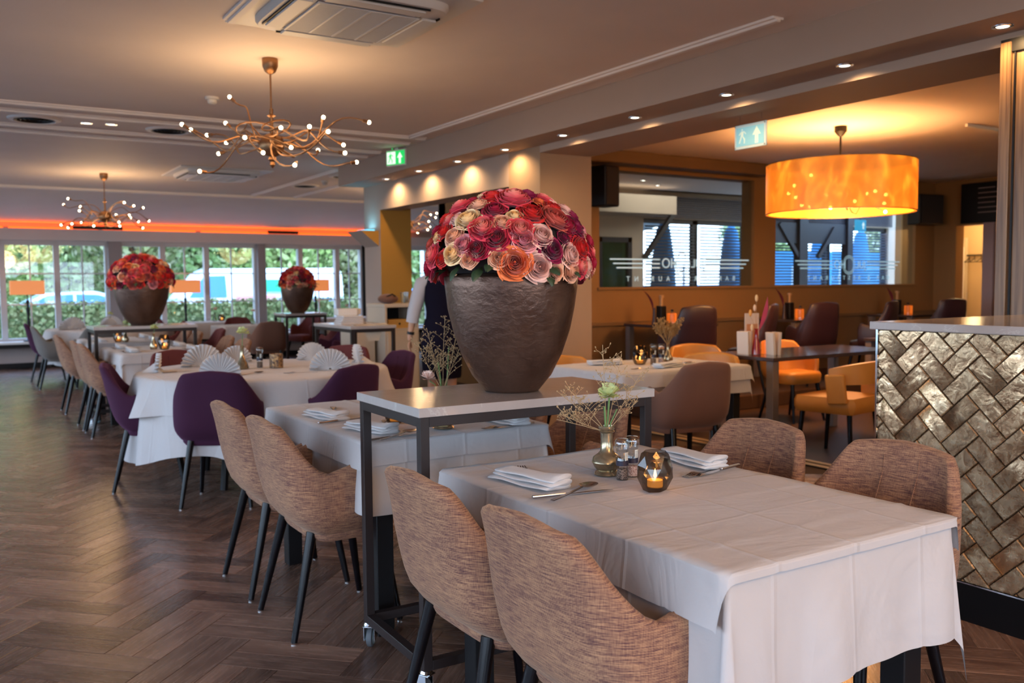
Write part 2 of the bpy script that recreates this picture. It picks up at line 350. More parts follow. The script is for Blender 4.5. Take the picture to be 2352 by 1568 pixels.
ZC, ZS = 2.84, 2.60
ce = struct('ceiling', MB().box((-3.6, -4.2, ZC), (14.2, 14.95, ZC+.2)), CEIL)
q = MB(); q.add([(-3.6,14.95,ZC),(14.2,14.95,ZC),(14.2,17.6,2.42),(-3.6,17.6,2.42),(-3.6,14.95,ZC+.2),(14.2,14.95,ZC+.2),(14.2,17.6,2.7),(-3.6,17.6,2.7)], [(3,2,1,0),(4,5,6,7),(0,1,5,4),(1,2,6,5),(2,3,7,6),(3,0,4,7)])
obj('sloped_ceiling', q, CEIL, ce)
obj('ceiling_edge_moulding', MB().box((-3.2, 14.85, 2.80), (8.9, 14.97, 2.86), .01), TRIM, ce)
obj('bar_ceiling_beam', MB().box((5.3, 7.95, 2.70), (9.0, 8.20, 2.84), .01), DADO, ce)
def mould(x0, y0, x1, y1, nm='ceiling_moulding'):
    w = .045; qq = MB(); dx, dy = (0, w) if abs(x1-x0) > abs(y1-y0) else (w, 0)
    a = (min(x0,x1)-dx, min(y0,y1)-dy); b = (max(x0,x1)+dx, max(y0,y1)+dy)
    qq.box((a[0], a[1], ZC-.014), (b[0], b[1], ZC), .004)
    k = .45; qq.box((a[0]+dx*(1-k), a[1]+dy*(1-k), ZC-.028), (b[0]-dx*(1-k), b[1]-dy*(1-k), ZC-.012), .005)
    obj(nm, qq, TRIM, ce)
mould(4.04, 3.55, 4.04, 8.25); mould(1.42, 2.5, 1.42, 5.15)
for y in (8.26, 8.62, 9.36, 9.72): mould(-3.1, y, 4.2, y)
mould(4.35, 11.05, 4.35, 14.7); mould(5.05, 11.05, 5.05, 14.7)

# beam with spotlights, header and pillars
struct('beam_right', MB().box((4.28, -4, ZS), (5.20, 10.83, ZC)), TAUPE)
struct('trim_2', MB().box((4.63, 1.0, 2.54), (5.20, 6.82, ZS)), TAUPE)
struct('wall_panel', MB().box((4.63, 7.35, 2.285), (4.92, 10.35, ZS)), TAUPE)
q = MB().box((4.63, 6.82, 0), (5.215, 7.35, ZS)); struct('pillar_near', q, paint('pillar_paint', (.34, .235, .16)))
q = MB(); q.add([(4.63,10.35,0),(5.05,10.35,0),(5.05,10.85,0),(4.63,10.85,0),(4.63,10.35,ZC),(5.05,10.35,ZC),(5.05,10.85,ZC),(4.63,10.85,ZC)], [(0,1,5,4)]); q.mi = 1
q.add(q.v[:8], [(3,0,4,7),(1,2,6,5),(2,3,7,6),(4,5,6,7)]); pf = struct('pillar_far', q, [OCHRE, TAUPE])
q = MB(); V = [(4.64,10.40,1.83),(4.64,10.40,2.03),(4.39,10.40,2.03),(4.64,10.84,1.83),(4.64,10.84,2.03),(4.39,10.84,2.03)]
q.add(V, [(0,1,2)]); q.mi = 1; q.add(V, [(5,4,3),(0,2,5,3),(2,1,4,5),(1,0,3,4)]); struct('corbel', q, [OCHRE, TAUPE], parent=pf)
obj('corbel_light', MB().box((4.50,10.46,2.032),(4.60,10.78,2.05)), LEDB, pf)
light('corbel_glow', 'AREA', (4.52, 10.6, 2.07), .35, (.2, .7, 1), .2, rot=(pi, 0, 0), parent=pf)

# left wall with a run of windows (outside the frame: the source of daylight)
def window_unit(x0, x1, z0, z1, nx, nz, parent, frame=GREYW, fwid=.05, mun=.022, depth=.06, sash=True):
    """flat window in local xz, y = thickness; frame, muntins, panes"""
    f = MB().box((x0, -depth/2, z0), (x0+fwid, depth/2, z1)).box((x1-fwid, -depth/2, z0), (x1, depth/2, z1)).box((x0+fwid, -depth/2, z0), (x1-fwid, depth/2, z0+fwid)).box((x0+fwid, -depth/2, z1-fwid), (x1-fwid, depth/2, z1))
    fr = obj('window_frame', f, frame, parent)
    for i in range(1, nx):
        x = x0+(x1-x0)*i/nx; obj('glazing_bar', MB().box((x-mun/2, -.018, z0+fwid), (x+mun/2, .018, z1-fwid)), frame, parent)
    for i in nz:
        obj('glazing_bar', MB().box((x0+fwid, -.016, i-mun/2), (x1-fwid, .016, i+mun/2)), frame, parent)
    obj('pane', MB().box((x0+fwid, -.003, z0+fwid), (x1-fwid, .003, z1-fwid)), PANE, parent)
LW = struct('wall_left', MB().box((-3.4, -4.2, 0), (-3.2, 17.6, .40)).box((-3.4, -4.2, 2.45), (-3.2, 17.6, ZC)).box((-3.4, -4.2, .40), (-3.2, -3.6, 2.45)).box((-3.4, 15.83, .40), (-3.2, 17.6, 2.45)), TAUPE)
for i in range(10):
    w = bpy.data.objects.new('window_%d' % (60+i), None); COL.objects.link(w); w['kind'] = 'structure'; w.location = (-3.3, -3.6+i*1.943, 0); w.rotation_euler = (0, 0, pi/2)
    window_unit(0, 1.9433, .40, 2.45, 2, [1.05, 1.75], w, depth=.12, fwid=.09)
struct('wall_back', MB().box((-3.4, -4.2, 0), (14, -4.0, .40)).box((-3.4, -4.2, 2.45), (14, -4.0, ZC)).box((-3.4, -4.2, .4), (-2.6, -4.0, 2.45)).box((5.174, -4.2, .4), (14, -4.0, 2.45)), TAUPE)
for i in range(4):
    w = bpy.data.objects.new('window_%d' % (30+i), None); COL.objects.link(w); w['kind'] = 'structure'; w.location = (-2.6+i*1.9433, -4.1, 0)
    window_unit(0, 1.9433, .40, 2.45, 2, [1.05, 1.75], w, depth=.12, fwid=.09)
struct('wall_right', MB().box((12.9, -4.0, 0), (13.1, 7.45, ZC)).box((12.9, 7.89, 0), (13.1, 8.24, ZC)).box((12.9, 7.45, 2.17), (13.1, 7.89, ZC)), BARWALL)

# far window wall, y = 17.3
YW = 17.3
FW = struct('wall_far', MB().box((-3.4, YW, 0), (9.6, YW+.25, .42)), paint('window_wall_paint', (.42, .35, .33)))
struct('window_sill', MB().box((-3.2, YW-.30, .42), (9.4, YW+.03, .46), .008), WHITE)
struct('trim_3', MB().box((-3.2, YW-.12, 2.165), (9.4, YW+.25, 2.36), .01), paint('window_beam_paint', (.58, .53, .51)))
struct('trim_4', MB().box((-3.4, YW+.02, 2.36), (9.6, YW+.25, 2.62)), TAUPE)
struct('baseboard_far', MB().box((-3.2, YW-.02, 0), (9.4, YW, .09)), BLACK)
obj('radiator_slot', MB().box((-3.2, YW-.31, .36), (9.4, YW-.005, .415)), BLACK, FW)
posts = [(-3.2, .0), (2.51, .19), (5.14, .14), (7.34, .0)]
wi = 0
def win(x0, x1, n=1):
    global wi
    wi += 1; w = bpy.data.objects.new('window_%d' % wi, None); COL.objects.link(w); w['kind'] = 'structure'; w.location = (0, YW+.08, 0)
    window_unit(x0, x1, .46, 2.17, 2, [1.075, 1.602], w, depth=.14, fwid=.045)
    obj('roller_blind_box', MB().box((x0+.03, -.09, 2.085), (x1-.03, -.02, 2.16)), GREYW, w)
for x0, x1 in ((-3.2,-2.35),(-2.35,-1.55),(-1.55,-.75),(-.75,.05),(.05,.87),(.87,1.69),(1.69,2.50),(2.70,3.43),(3.43,4.21),(4.21,5.14),(5.28,6.02),(6.02,6.79),(6.79,7.33),(7.40,8.2),(8.2,9.4)): win(x0, x1)
for x, w_ in ((2.50, .20), (5.14, .14)): struct('window_post', MB().box((x, YW-.10, .46), (x+w_, YW+.2, 2.17)), paint('post_paint', (.30, .26, .26)))
struct('window_post', MB().box((7.32, YW-.05, .46), (7.40, YW+.2, 2.17)), BLACK)
struct('wall_room_right', MB().box((9.4, 11.4, 0), (9.6, 17.5, ZC)), TAUPE)
# orange cove light behind the window beam
cv = thing('cove_light_strip', 'long orange cove light along the top of the far window wall', 'light strip')
for x0, x1 in ((-3.0, .9), (.98, 2.35), (2.42, 4.0), (4.1, 7.9)): obj('light_tube', MB().box((x0, YW-.09, 2.363), (x1, YW-.05, 2.385)), LED, cv)
light('cove_glow', 'AREA', (2.6, YW-.03, 2.385), 8, (1, .12, .008), 11.6, .06, (radians(180), 0, 0), parent=cv)
obj('mounting_plate', MB().box((1.95, YW-.1, 2.365), (2.75, YW-.07, 2.42)), BLACK, cv); obj('mounting_plate', MB().box((5.35, YW-.1, 2.365), (5.95, YW-.07, 2.42)), BLACK, cv)

# wall behind the bar tables with two glazed openings
YM = 8.24
q = MB().box((5.2, YM, 0), (13.1, YM+.22, 1.305)).box((5.2, YM, 2.66), (13.1, YM+.22, ZC)).box((5.2, YM, 1.305), (6.415, YM+.22, 2.66)).box((12.42, YM, 1.305), (13.1, YM+.22, 2.66))
WB = struct('wall_bar', q, BARWALL)
q = MB().box((8.953, YM, 1.305), (9.36, YM+.22, 2.66)); struct('wall_pier', q, BARWALL)
struct('baseboard_bar', MB().box((5.3, YM-.05, .86), (12.9, YM, .90), .005), DADO)
obj('dado_panel', MB().box((5.3, YM-.02, .15), (12.9, YM, .86)), DADO, WB)
struct('trim_5', MB().box((6.38, YM-.03, 1.275), (12.45, YM+.02, 1.305), .005), BARWALL)
GLS = []
for i, (x0, x1) in enumerate(((6.415, 8.953), (9.36, 12.42))):
    w = bpy.data.objects.new('window_%d' % (40+i), None); COL.objects.link(w); w['kind'] = 'structure'; w.location = (0, YM+.05, 0)
    obj('pane', MB().box((x0, -.005, 1.305), (x1, .005, 2.66)), BARPANE, w); GLS.append(w)
def text(s, size, loc, rot, mt, parent=None, name='lettering', ext=.001, mirror=False, sx=1):
    c = bpy.data.curves.new(name, 'FONT'); c.body = s; c.size = size; c.extrude = ext; c.align_x = 'CENTER'; c.align_y = 'CENTER'; c.space_character = sx
    t = bpy.data.objects.new(name, c); COL.objects.link(t); dg = bpy.context.evaluated_depsgraph_get(); me = bpy.data.meshes.new_from_object(t.evaluated_get(dg)); bpy.data.objects.remove(t)
    me.materials.clear(); me.materials.append(mt)
    o = link(name, me, parent, loc); o.rotation_euler = rot
    if mirror: o.scale = (-1, 1, 1)
    return o
DECAL = mat('frosted_decal', (.50, .68, .76), .5, emit=(.25, .50, .62), es=.25)  # weak emission lightens the lettering, the decal is no lamp
for w, cx, txt in ((GLS[0], 7.75, None), (GLS[1], 10.95, None)):
    text('BAR & RESTAURANT', .085, (cx, -.012, 1.40), (pi/2, 0, 0), DECAL, w, mirror=True, sx=2.6)
    for k, z in enumerate((1.635, 1.585, 1.535)):
        for x0, x1 in ((cx-1.15+.05*k, cx-.38), (cx+.38, cx+1.15-.05*k)): obj('decal_line', MB().box((x0, -.012, z-.008), (x1, -.008, z+.008)), DECAL, w)
    text('HO', .17, (cx-.22, -.012, 1.585), (pi/2, 0, 0), DECAL, w, mirror=True)
    for r_ in (.10, .125):
        q = MB(); q.grid(lambda u, v: (cx-.02+(r_+.010*v)*cos(2*pi*u), -.010, 1.585+(r_+.010*v)*sin(2*pi*u)), 28, 1, cu=True); obj('decal_ring', q, DECAL, w)
    text('JUL', .15, (cx+.24, -.012, 1.585), (pi/2, 0, 0), DECAL, w, mirror=True)

# room behind the glass
struct('wall_lobby_left', MB().box((6.0, YM+.22, 0), (6.15, 11.4, ZC)), BARWALL)
struct('wall_lobby_right', MB().box((16.4, YM+.22, 0), (16.6, 11.2, ZC)).box((13.1, 8.95, 0), (16.6, 9.05, ZC)), CREAM)
q = MB().box((6.0, 11.2, 0), (8.62, 11.4, ZC)).box((8.62, 11.2, 2.08), (9.62, 11.4, ZC)).box((9.34, 11.2, 0), (9.62, 11.4, 2.08)).box((9.62, 11.2, 0), (16.4, 11.4, .45)).box((9.62, 11.2, 2.40), (16.4, 11.4, ZC)).box((12.02, 11.2, .45), (12.5, 11.4, 2.40)).box((16.0, 11.2, .45), (16.4, 11.4, 2.40))
struct('wall_lobby_far', q, CREAM)
struct('ceiling_lobby', MB().box((9.6, 11.0, ZC), (16.6, 11.5, ZC+.1)), CEIL)
struct('beam_lobby', MB().box((8.2, 10.6, 2.42), (9.78, 11.2, 2.70)), CREAM)
w = struct('door_3', MB().box((8.66, 11.15, 0), (8.74, 11.22, 2.08)).box((9.26, 11.15, 0), (9.34, 11.22, 2.08)).box((8.66, 11.15, 2.0), (9.34, 11.22, 2.08)).box((8.66, 11.15, 0), (9.34, 11.22, .12)), DARKW)
obj('door_pane', MB().box((8.74, 11.18, .12), (9.26, 11.19, 2.0)), glass('green_door_glass', (.35, .55, .42)), w)
BLIND = mat('dark_blind_slat', (.05, .06, .075), .5)
for x0, x1, k in ((9.62, 10.80, 0), (10.82, 12.02, 1), (12.5, 14.2, 2), (14.25, 16.0, 3)):
    w = bpy.data.objects.new('window_%d' % (50+k), None); COL.objects.link(w); w['kind'] = 'structure'; w.location = (0, 11.3, 0)
    f = MB().box((x0, -.04, .45), (x0+.05, .04, 2.40)).box((x1-.05, -.04, .45), (x1, .04, 2.40)).box((x0, -.04, 2.33), (x1, .04, 2.40)).box((x0, -.04, .45), (x1, .04, .52)); obj('window_frame', f, DARKW, w)
    obj('pane', MB().box((x0, .02, .45), (x1, .026, 2.40)), PANE, w)
    sl = MB()
    for i in range(34):
        z = .56+i*.052; st = len(sl.v); sl.box((x0+.04, -.022, -.0015), (x1-.04, .022, .0015)); sl.xf(Matrix.Translation((0, -.09, z)) @ Matrix.Rotation(radians(42), 4, 'X'), st)
    b = tag(obj('venetian_blind', sl, BLIND, None, loc=(0, 11.3, 0)), ['dark venetian blind leftmost behind the lettered bar glass', 'dark venetian blind right behind the first lettered pane', 'dark venetian blind behind the second lettered pane, left', 'dark venetian blind rightmost behind the second pane'][k], 'blind'); b['kind'] = 'stuff'
for k, (xa, za, xb, zb) in enumerate(((9.55, 1.75, 10.2, 2.52), (12.7, 2.4, 13.3, 1.7), (13.75, 1.8, 14.2, 2.35))): struct('diagonal_bar', MB().bar((xa, 11.1, za), (xb, 11.1, zb), .07), DARKW)  # first bar stands in for the slanted edge of the blinds
light('lobby_light', 'AREA', (10.5, 10.0, 2.79), 22, (1, .84, .68), 4, 1.6)
obj('slatted_louvre', (lambda q_: ([q_.box((x0_, 11.12, 2.42+i*.035), (x1_, 11.16, 2.445+i*.035)) for x0_, x1_ in ((9.80, 12.0), (12.5, 16.0)) for i in range(10)], q_)[1])(MB()), mat('dark_louvre', (.03, .025, .03), .6), bpy.data.objects['wall_lobby_far'], kind='stuff')
struct('post_lobby', MB().box((13.2, 11.05, 0), (13.42, 11.2, ZC)).box((14.55, 11.05, 0), (14.7, 11.2, ZC)).box((12.5, 11.1, 2.05), (14.6, 11.18, 2.42)), DARKW)

# doorway recess in the right wall: cloakroom corridor
CLK = paint('cloakroom_paint', (.62, .45, .25))
struct('wall_cloakroom', MB().box((14.3, 7.2, 0), (14.4, 8.95, ZC)).box((13.1, 8.85, 0), (14.3, 8.95, ZC)).box((13.1, 7.2, 0), (14.4, 7.3, ZC)).box((13.1, 7.3, 2.5), (14.3, 8.85, 2.6)), CLK)
struct('door_1', MB().box((12.85, 7.29, 0), (12.92, 7.45, 2.22)), paint('door_frame_paint', (.32, .24, .26)))
dr = struct('door_2', MB().box((14.24, 8.52, 0), (14.29, 8.84, 2.05), .01), paint('door_leaf_paint', (.60, .50, .36)))
for z0, z1 in ((.2, .95), (1.05, 1.9)): obj('door_panel', MB().box((14.22, 8.56, z0), (14.245, 8.80, z1), .008), TRIM, dr)
t = thing('coat_rack', 'dark coat rack with hangers on the wall seen through the lit doorway', 'coat rack', (14.25, 8.32, 1.76))
obj('rail', MB().tube([(0,-.2,0),(0,.2,0)], .014), BLACK, t)
for yy in (-.15, -.04, .07, .16): obj('hanger', MB().tube([(0,yy,0),(0,yy,-.05),(-.06,yy+.05,-.11),(-.06,yy-.05,-.11),(0,yy,-.05)], .007, 6), BLACK, t)
light('corridor_lamp', 'POINT', (13.6, 8.0, 2.25), 14, (1, .72, .35), .12)

# ---------------------------------------------------------------- ceiling fixtures
def downlight(x, y, z, label, grp, e=5, aim=(0, 0), spot=True, col=(1, .62, .28)):
    t = thing('ceiling_spotlight', label, 'spotlight', (x, y, z), 0, grp)
    obj('trim_ring', MB().lathe([(.030, -.001), (.034, -.006), (.050, -.005), (.052, 0)], 20, cap=False), CHROME, t, True)
    obj('lamp', MB().lathe([(.0001, -.0025), (.030, -.0025), (.0301, 0)], 16, cap=False), BULBW, t)
    if spot: light('spot_glow', 'SPOT', (0, 0, -.015), e, col, .025, spot=radians(145), blend=.75, rot=(aim[0], aim[1], 0), parent=t)
for i, y in enumerate((9.80, 8.95, 8.07, 7.16, 6.24, 5.31, 4.37, 3.44, 2.52)):
    downlight(4.475, y, ZS, 'round spotlight under the long ceiling beam, '+('ninth', 'eighth', 'seventh', 'sixth', 'fifth', 'fourth', 'third', 'second', 'nearest')[i]+' from the oak pillar', 'spotlights in a row under the beam', 8.5, (0, radians(-14)))
for k_, (x, y) in enumerate(((7.66, 9.39), (8.67, 10.10), (8.76, 9.40), (9.79, 9.37), (9.30, 10.5))): downlight(x, y, ZC, 'small spotlight behind the first lettered pane, '+('leftmost', 'second from left', 'middle near', 'rightmost', 'lowest far')[k_]+' one', 'spotlights behind the bar glass', spot=False)
for x, y, l in ((1.17, 9.02, 'left'), (1.37, 8.98, 'right')): downlight(x, y, ZC, l+' one of two small spotlights between the round black ceiling grilles', 'pair of spotlights between ceiling grilles', 6)
for x, y in ((13.5, 7.95), (13.7, 8.1), (13.95, 8.15)): downlight(x, y, 2.5, 'small bright spotlight in the corridor beyond the doorway', 'corridor spotlights', spot=False)
for x, y, l in ((.75, 9.02, 'leftmost round black ceiling grille at the picture edge'), (1.89, 9.04, 'round black ceiling grille left of the near chandelier'), (2.98, 9.20, 'round black ceiling grille behind the near chandelier'), (4.70, 11.66, 'round black ceiling grille at right beside the beam end'), (4.62, 13.02, 'farthest round black ceiling grille beyond the second air conditioner')):
    t = thing('ceiling_grille', l, 'vent', (x, y, ZC))
    obj('ring', MB().lathe([(.165, -.002), (.17, -.018), (.205, -.014), (.215, 0)], 32, cap=False), TRIM, t, True)
    qq = MB()
    for r_ in (.03, .065, .10, .135, .165): qq.lathe([(r_, -.004), (r_+.012, -.016), (r_+.014, -.004)], 28, cap=False)
    qq.lathe([(.0001, -.002), (.17, -.002)], 28, cap=False); obj('grille', qq, BLACK, t)
def cassette(x, y, s, label, rz=0):
    t = thing('air_conditioner', label, 'air conditioner', (x, y, ZC), rz); h = s/2
    obj('back_plate', MB().box((-h-.10, -h-.10, -.015), (h+.10, h+.10, 0), .006), WHITE, t)
    qq = MB()
    def pr(u, k):
        a = 2*pi*u; c_, s_ = cos(a), sin(a); e = .28; X = (abs(c_)**e)*(1 if c_ > 0 else -1); Y = (abs(s_)**e)*(1 if s_ > 0 else -1); return X*k, Y*k
    prof = [(h, -.012), (h, -.035), (h*.97, -.055), (h*.66, -.070)]
    qq.grid(lambda u, v: (*pr(u, prof[round(v*3)][0]), prof[round(v*3)][1]), 48, 3, cu=True, flip=True); obj('housing', qq, WHITE, t, True)
    g = MB().box((-h*.66, -h*.66, -.069), (h*.66, h*.66, -.066)); obj('filter_panel', g, mat('filter_dark', (.22, .21, .22), .7), t)
    sl = MB()
    for i in range(30): yy = -h*.62+i*h*1.24/29; sl.box((-h*.64, yy-.0042, -.078), (h*.64, yy+.0042, -.069))
    for i in range(5): xx = -h*.64+i*h*1.28/4; sl.box((xx-.006, -h*.63, -.080), (xx+.006, h*.63, -.070))
    obj('grille_slats', sl, WHITE, t, kind='stuff')
    for k in range(4):
        st = MB().box((-h*.62, h*.70, -.073), (h*.62, h*.90, -.060), .008); st.xf(Matrix.Rotation(k*pi/2, 4, 'Z') @ Matrix.Translation((0,0,-.004)) ); obj('air_flap', st, WHITE, t)
        st = MB().box((-h*.66, h*.905, -.066), (h*.66, h*.925, -.052)); st.xf(Matrix.Rotation(k*pi/2, 4, 'Z')); obj('outlet_slot', st, BLACK, t)
cassette(1.93, 4.66, .86, 'white ceiling air conditioner at the top of the picture above the near chandelier')
cassette(3.10, 12.1, .95, 'white ceiling air conditioner far away below the near chandelier')
t = thing('smoke_detector', 'small white smoke detector on the ceiling left of the near chandelier', 'smoke detector', (1.86, 7.33, ZC))
obj('base', MB().lathe([(.055,0),(.055,-.018),(.045,-.022)], 20), WHITE, t, True); obj('sensor_head', MB().lathe([(.035,-.02),(.035,-.045),(.02,-.055)], 20), WHITE, t, True)
t = thing('smoke_detector', 'small dark sensor on the ceiling near the beam end', 'smoke detector', (4.66, 12.3, ZC))
obj('base', MB().lathe([(.055,0),(.055,-.02)], 16), WHITE, t, True); obj('sensor_head', MB().lathe([(.04,-.02),(.035,-.06)], 16), GREYW, t, True)
t = thing('ceiling_rail_lamp', 'slim white rail with a tiny lamp on the bar ceiling right of the drum pendant', 'ceiling lamp', (8.6, 5.0, ZC))
obj('rail', MB().box((-.3, -.015, -.03), (.3, .015, 0), .004), WHITE, t); obj('lamp', MB().sphere((.36, 0, -.03), .022, 10, 6), BULB, t)

def chandelier(loc, tips, label, drop=.56, seed=1):
    r_ = random.Random(seed); x, y = loc; t = thing('chandelier', label, 'chandelier', (x, y, ZC), 0)
    zb = -drop
    obj('canopy', MB().lathe([(.05, 0), (.052, -.012), (.05, -.05), (.035, -.085), (.012, -.10)], 20), GOLDM, t, True)
    obj('stem', MB().tube([(0,0,-.09), (0,0,zb+.12)], .006).lathe([(.006,zb+.24),(.013,zb+.235),(.013,zb+.20),(.030,zb+.19),(.012,zb+.18),(.012,zb+.02)], 12, cap=False), GOLDM, t, True)
    obj('hub', MB().sphere((0,0,zb), .082, 20, 12, .95).lathe([(.02,zb-.07),(.028,zb-.095),(.014,zb-.11),(.018,zb-.13),(.004,zb-.15)], 12), GOLDM, t, True)
    for i, (dx, dy, dz) in enumerate(tips):
        P = Vector((dx, dy, dz+2.25-ZC)); a = atan2(dy, dx); R = hypot(dx, dy)
        bulb_up = r_.choice((1, 1, -1)); s0 = Vector((.06*cos(a), .06*sin(a), zb+r_.uniform(-.05, .06)))
        w = r_.choice((-1, 1)); side = Vector((-sin(a), cos(a), 0)); L = (P-s0).length
        pts = []
        for k in range(13):
            u = k/12; b = s0.lerp(P-Vector((0,0,.015*bulb_up)), u)
            amp = .105*L if L > .35 else .13
            b += side*w*amp*sin(2*pi*u)*(1-u*.3)*.9 + Vector((0,0,1))*(.075*sin(pi*u*1.0+i)*sin(pi*u)*1.3)
            pts.append(b)
        ar = obj('arm', MB().tube(pts, .0052, 7), GOLDM, t, True)
        dn_ = (pts[-1]-pts[-2]).normalized(); bp_ = pts[-1]
        obj('socket', MB().tube([bp_-dn_*.02, bp_+dn_*.012], .011, 8), GOLDM, ar, True)
        obj('bulb', MB().sphere(tuple(bp_+dn_*.022), .0125, 10, 8), BULB, ar, True)
    light('chandelier_glow', 'POINT', (0, 0, zb+.02), 13, WARM2, .42, parent=t)
    return t
TIPS1 = [(-0.195,0.211,0.36),(-0.182,0.378,0.217),(-0.53,0.098,0.137),(-0.428,0.292,0.114),(-0.243,0.631,0.153),(-0.132,0.561,0.108),(-0.267,-0.272,0.04),(-0.058,-0.302,0.103),(0.055,-0.561,0.073),(0.269,-0.228,0.17),(0.14,-0.642,0.05),(0.513,-0.362,0.189),(0.44,-0.098,0.046),(0.302,-0.457,-0.04),(0.317,0.008,-0.001),(0.487,-0.205,-0.061),(-0.036,-0.555,-0.175),(0.009,-0.291,0.003),(-0.131,-0.178,-0.055),(-0.231,0.375,-0.004),(-0.406,0.176,-0.134)]
TIPS2 = [(-0.377,0.313,0.25),(-0.423,0.516,0.186),(-0.292,-0.142,0.14),(-0.332,-0.372,0.042),(-0.503,0.02,-0.065),(-0.413,0.178,-0.083),(-0.212,0.465,-0.0),(-0.187,-0.247,-0.098),(0.054,0.397,0.015),(0.205,0.451,0.097),(0.093,-0.461,-0.048),(0.168,0.004,-0.06),(0.133,-0.653,0.18),(0.291,-0.308,0.135),(0.497,0.241,0.185),(0.238,-0.222,0.047),(0.345,0.319,0.061),(0.405,0.084,0.01),(0.541,0.092,-0.006),(0.411,-0.148,-0.093),(-0.393,-0.151,-0.075)]
chandelier((1.881, 5.915), TIPS1, 'gilded many-armed chandelier with tiny bulbs, the large near one', seed=2)
chandelier((1.846, 12.849), TIPS2, 'gilded many-armed chandelier hanging far away at left before the orange cove', seed=5)
chandelier((6.1, 12.6), TIPS2, 'gilded chandelier mostly hidden, its bulbs seen between ochre pillar and roses', seed=8)
light('unseen_warm_fill', 'POINT', (1.9, -1.0, 2.35), 45, WARM2, .3); light('unseen_warm_fill', 'POINT', (-.8, -2.2, 2.35), 30, WARM2, .3)  # added warm fill behind the camera, unseen and without fixtures
light('unseen_warm_fill', 'POINT', (7.6, .8, 2.3), 40, WARM2, .3)  # same added fill on the bar side, no fixture
# drum pendant over the bar
t = thing('drum_pendant', 'large golden translucent drum pendant lamp glowing over the bar tables', 'pendant lamp', (7.37, 5.70, ZC))
SHADE = bpy.data.materials.new('golden_organza_shade'); SHADE.use_nodes = True; s_ = SHADE.node_tree; pb = s_.nodes['Principled BSDF']; nn = N(SHADE)
pb.inputs['Base Color'].default_value = (.72, .34, .05, 1); pb.inputs['Roughness'].default_value = .35
wv = nn.noise(nn.coord('Object', (3, 3, 1.6)), 1.6, 2, 1.2); st = nn.ramp(wv, [(.35, (.16,)*3), (.55, (.30,)*3), (.72, (.75, .75, .75))])
pb.inputs['Emission Color'].default_value = (1, .40, .03, 1); nn.l(nn.math('MULTIPLY', st, .50), pb.inputs['Emission Strength'])
tr_ = nn.n('ShaderNodeBsdfTransparent'); tr_.inputs[0].default_value = (1, .75, .4, 1); mx = nn.n('ShaderNodeMixShader'); mx.inputs[0].default_value = .30
nn.l(pb.outputs[0], mx.inputs[1]); nn.l(tr_.outputs[0], mx.inputs[2]); nn.l(mx.outputs[0], s_.nodes['Material Output'].inputs[0])
obj('canopy', MB().lathe([(.058, 0), (.058, -.05), (.03, -.085), (.012, -.10)], 20), BLACK, t, True)
obj('rod', MB().tube([(0,0,-.09), (0,0,-.46)], .010), BLACK, t)
obj('shade', MB().lathe([(.66, -.83), (.69, -.83), (.69, -.36), (.687, -.36), (.687, -.829)], 56, cap=False), SHADE, t, True)
for z in (-.36, -.83): obj('shade_hoop', MB().lathe([(.686, z-.004), (.692, z-.004), (.692, z+.004), (.686, z+.004), (.686, z-.004)], 56, cap=False), GOLDM, t)
obj('hub', MB().sphere((0,0,-.60), .06, 14, 8).tube([(0,0,-.45),(0,0,-.60)], .012), GOLDM, t, True)
r_ = random.Random(11)
for i in range(16):
    a = i*2*pi/16+.1; R = r_.uniform(.40, .60); z = -.60+r_.uniform(-.24, .16)
    pts = [(R*u*cos(a+.5*sin(pi*u)), R*u*sin(a+.5*sin(pi*u)), -.60+(z+.60)*u+.1*sin(pi*u)*r_.choice((-1,1))) for u in [k/8 for k in range(9)]]
    ar = obj('arm', MB().tube(pts, .006, 6), GOLDM, t, True); obj('bulb', MB().sphere(pts[-1], .016, 8, 6), BULB, ar, True)
light('pendant_glow', 'POINT', (0, 0, -.50), 30, WARM, .30, parent=t)
light('pendant_down', 'POINT', (0, 0, -.90), 32, WARM, .22, parent=t)

# exit signs
def man(q, cx, cz, s, yy=0):   # running figure and arrow as flat pieces in local xz
    def P(pts, th=.002): n_ = len(pts); q.add([(cx+a*s, yy-th, cz+b*s) for a, b in pts], [tuple(range(n_))])
    P([(-.10,.32),(-.02,.32),(-.02,.42),(-.10,.42)]); P([(-.16,.02),(.02,.0),(.06,.28),(-.12,.30)]); P([(.04,.26),(.20,.10),(.24,.14),(.08,.30)]); P([(-.14,.28),(-.30,.12),(-.26,.08),(-.12,.20)])
    P([(-.16,.02),(-.06,.0),(-.22,-.36),(-.30,-.34)]); P([(-.06,.02),(.04,.0),(.16,-.14),(.08,-.20)]); P([(.08,-.2),(.16,-.14),(.14,-.38),(.06,-.38)])
def arrow(q, cx, cz, s, yy=0):
    q.add([(cx+a*s, yy-.002, cz+b*s) for a, b in [(-.10,-.40),(.10,-.40),(.10,.0),(-.10,.0)]], [(0,1,2,3)]); q.add([(cx+a*s, yy-.002, cz+b*s) for a, b in [(-.26,.0),(.26,.0),(0,.40)]], [(0,1,2)])
t = thing('exit_sign', 'lit green exit sign with running figure and arrow on the beam', 'exit sign', (4.22, 8.98, 2.725), radians(-68))
obj('housing', MB().box((-.145, -.012, -.085), (.145, .03, .09), .006), WHITE, t); obj('green_panel', MB().box((-.13, -.016, -.07), (.13, -.011, .075)), LIME, t)
q = MB(); q.box((-.125,-.0175,-.062),(.0,-.0165,.068)); obj('figure_field', q, EXW, t); q = MB(); man(q, -.062, .0, .14, -.018); obj('running_figure', q, LIME, t); q = MB(); arrow(q, .066, 0, .15, -.017); obj('arrow', q, EXW, t)
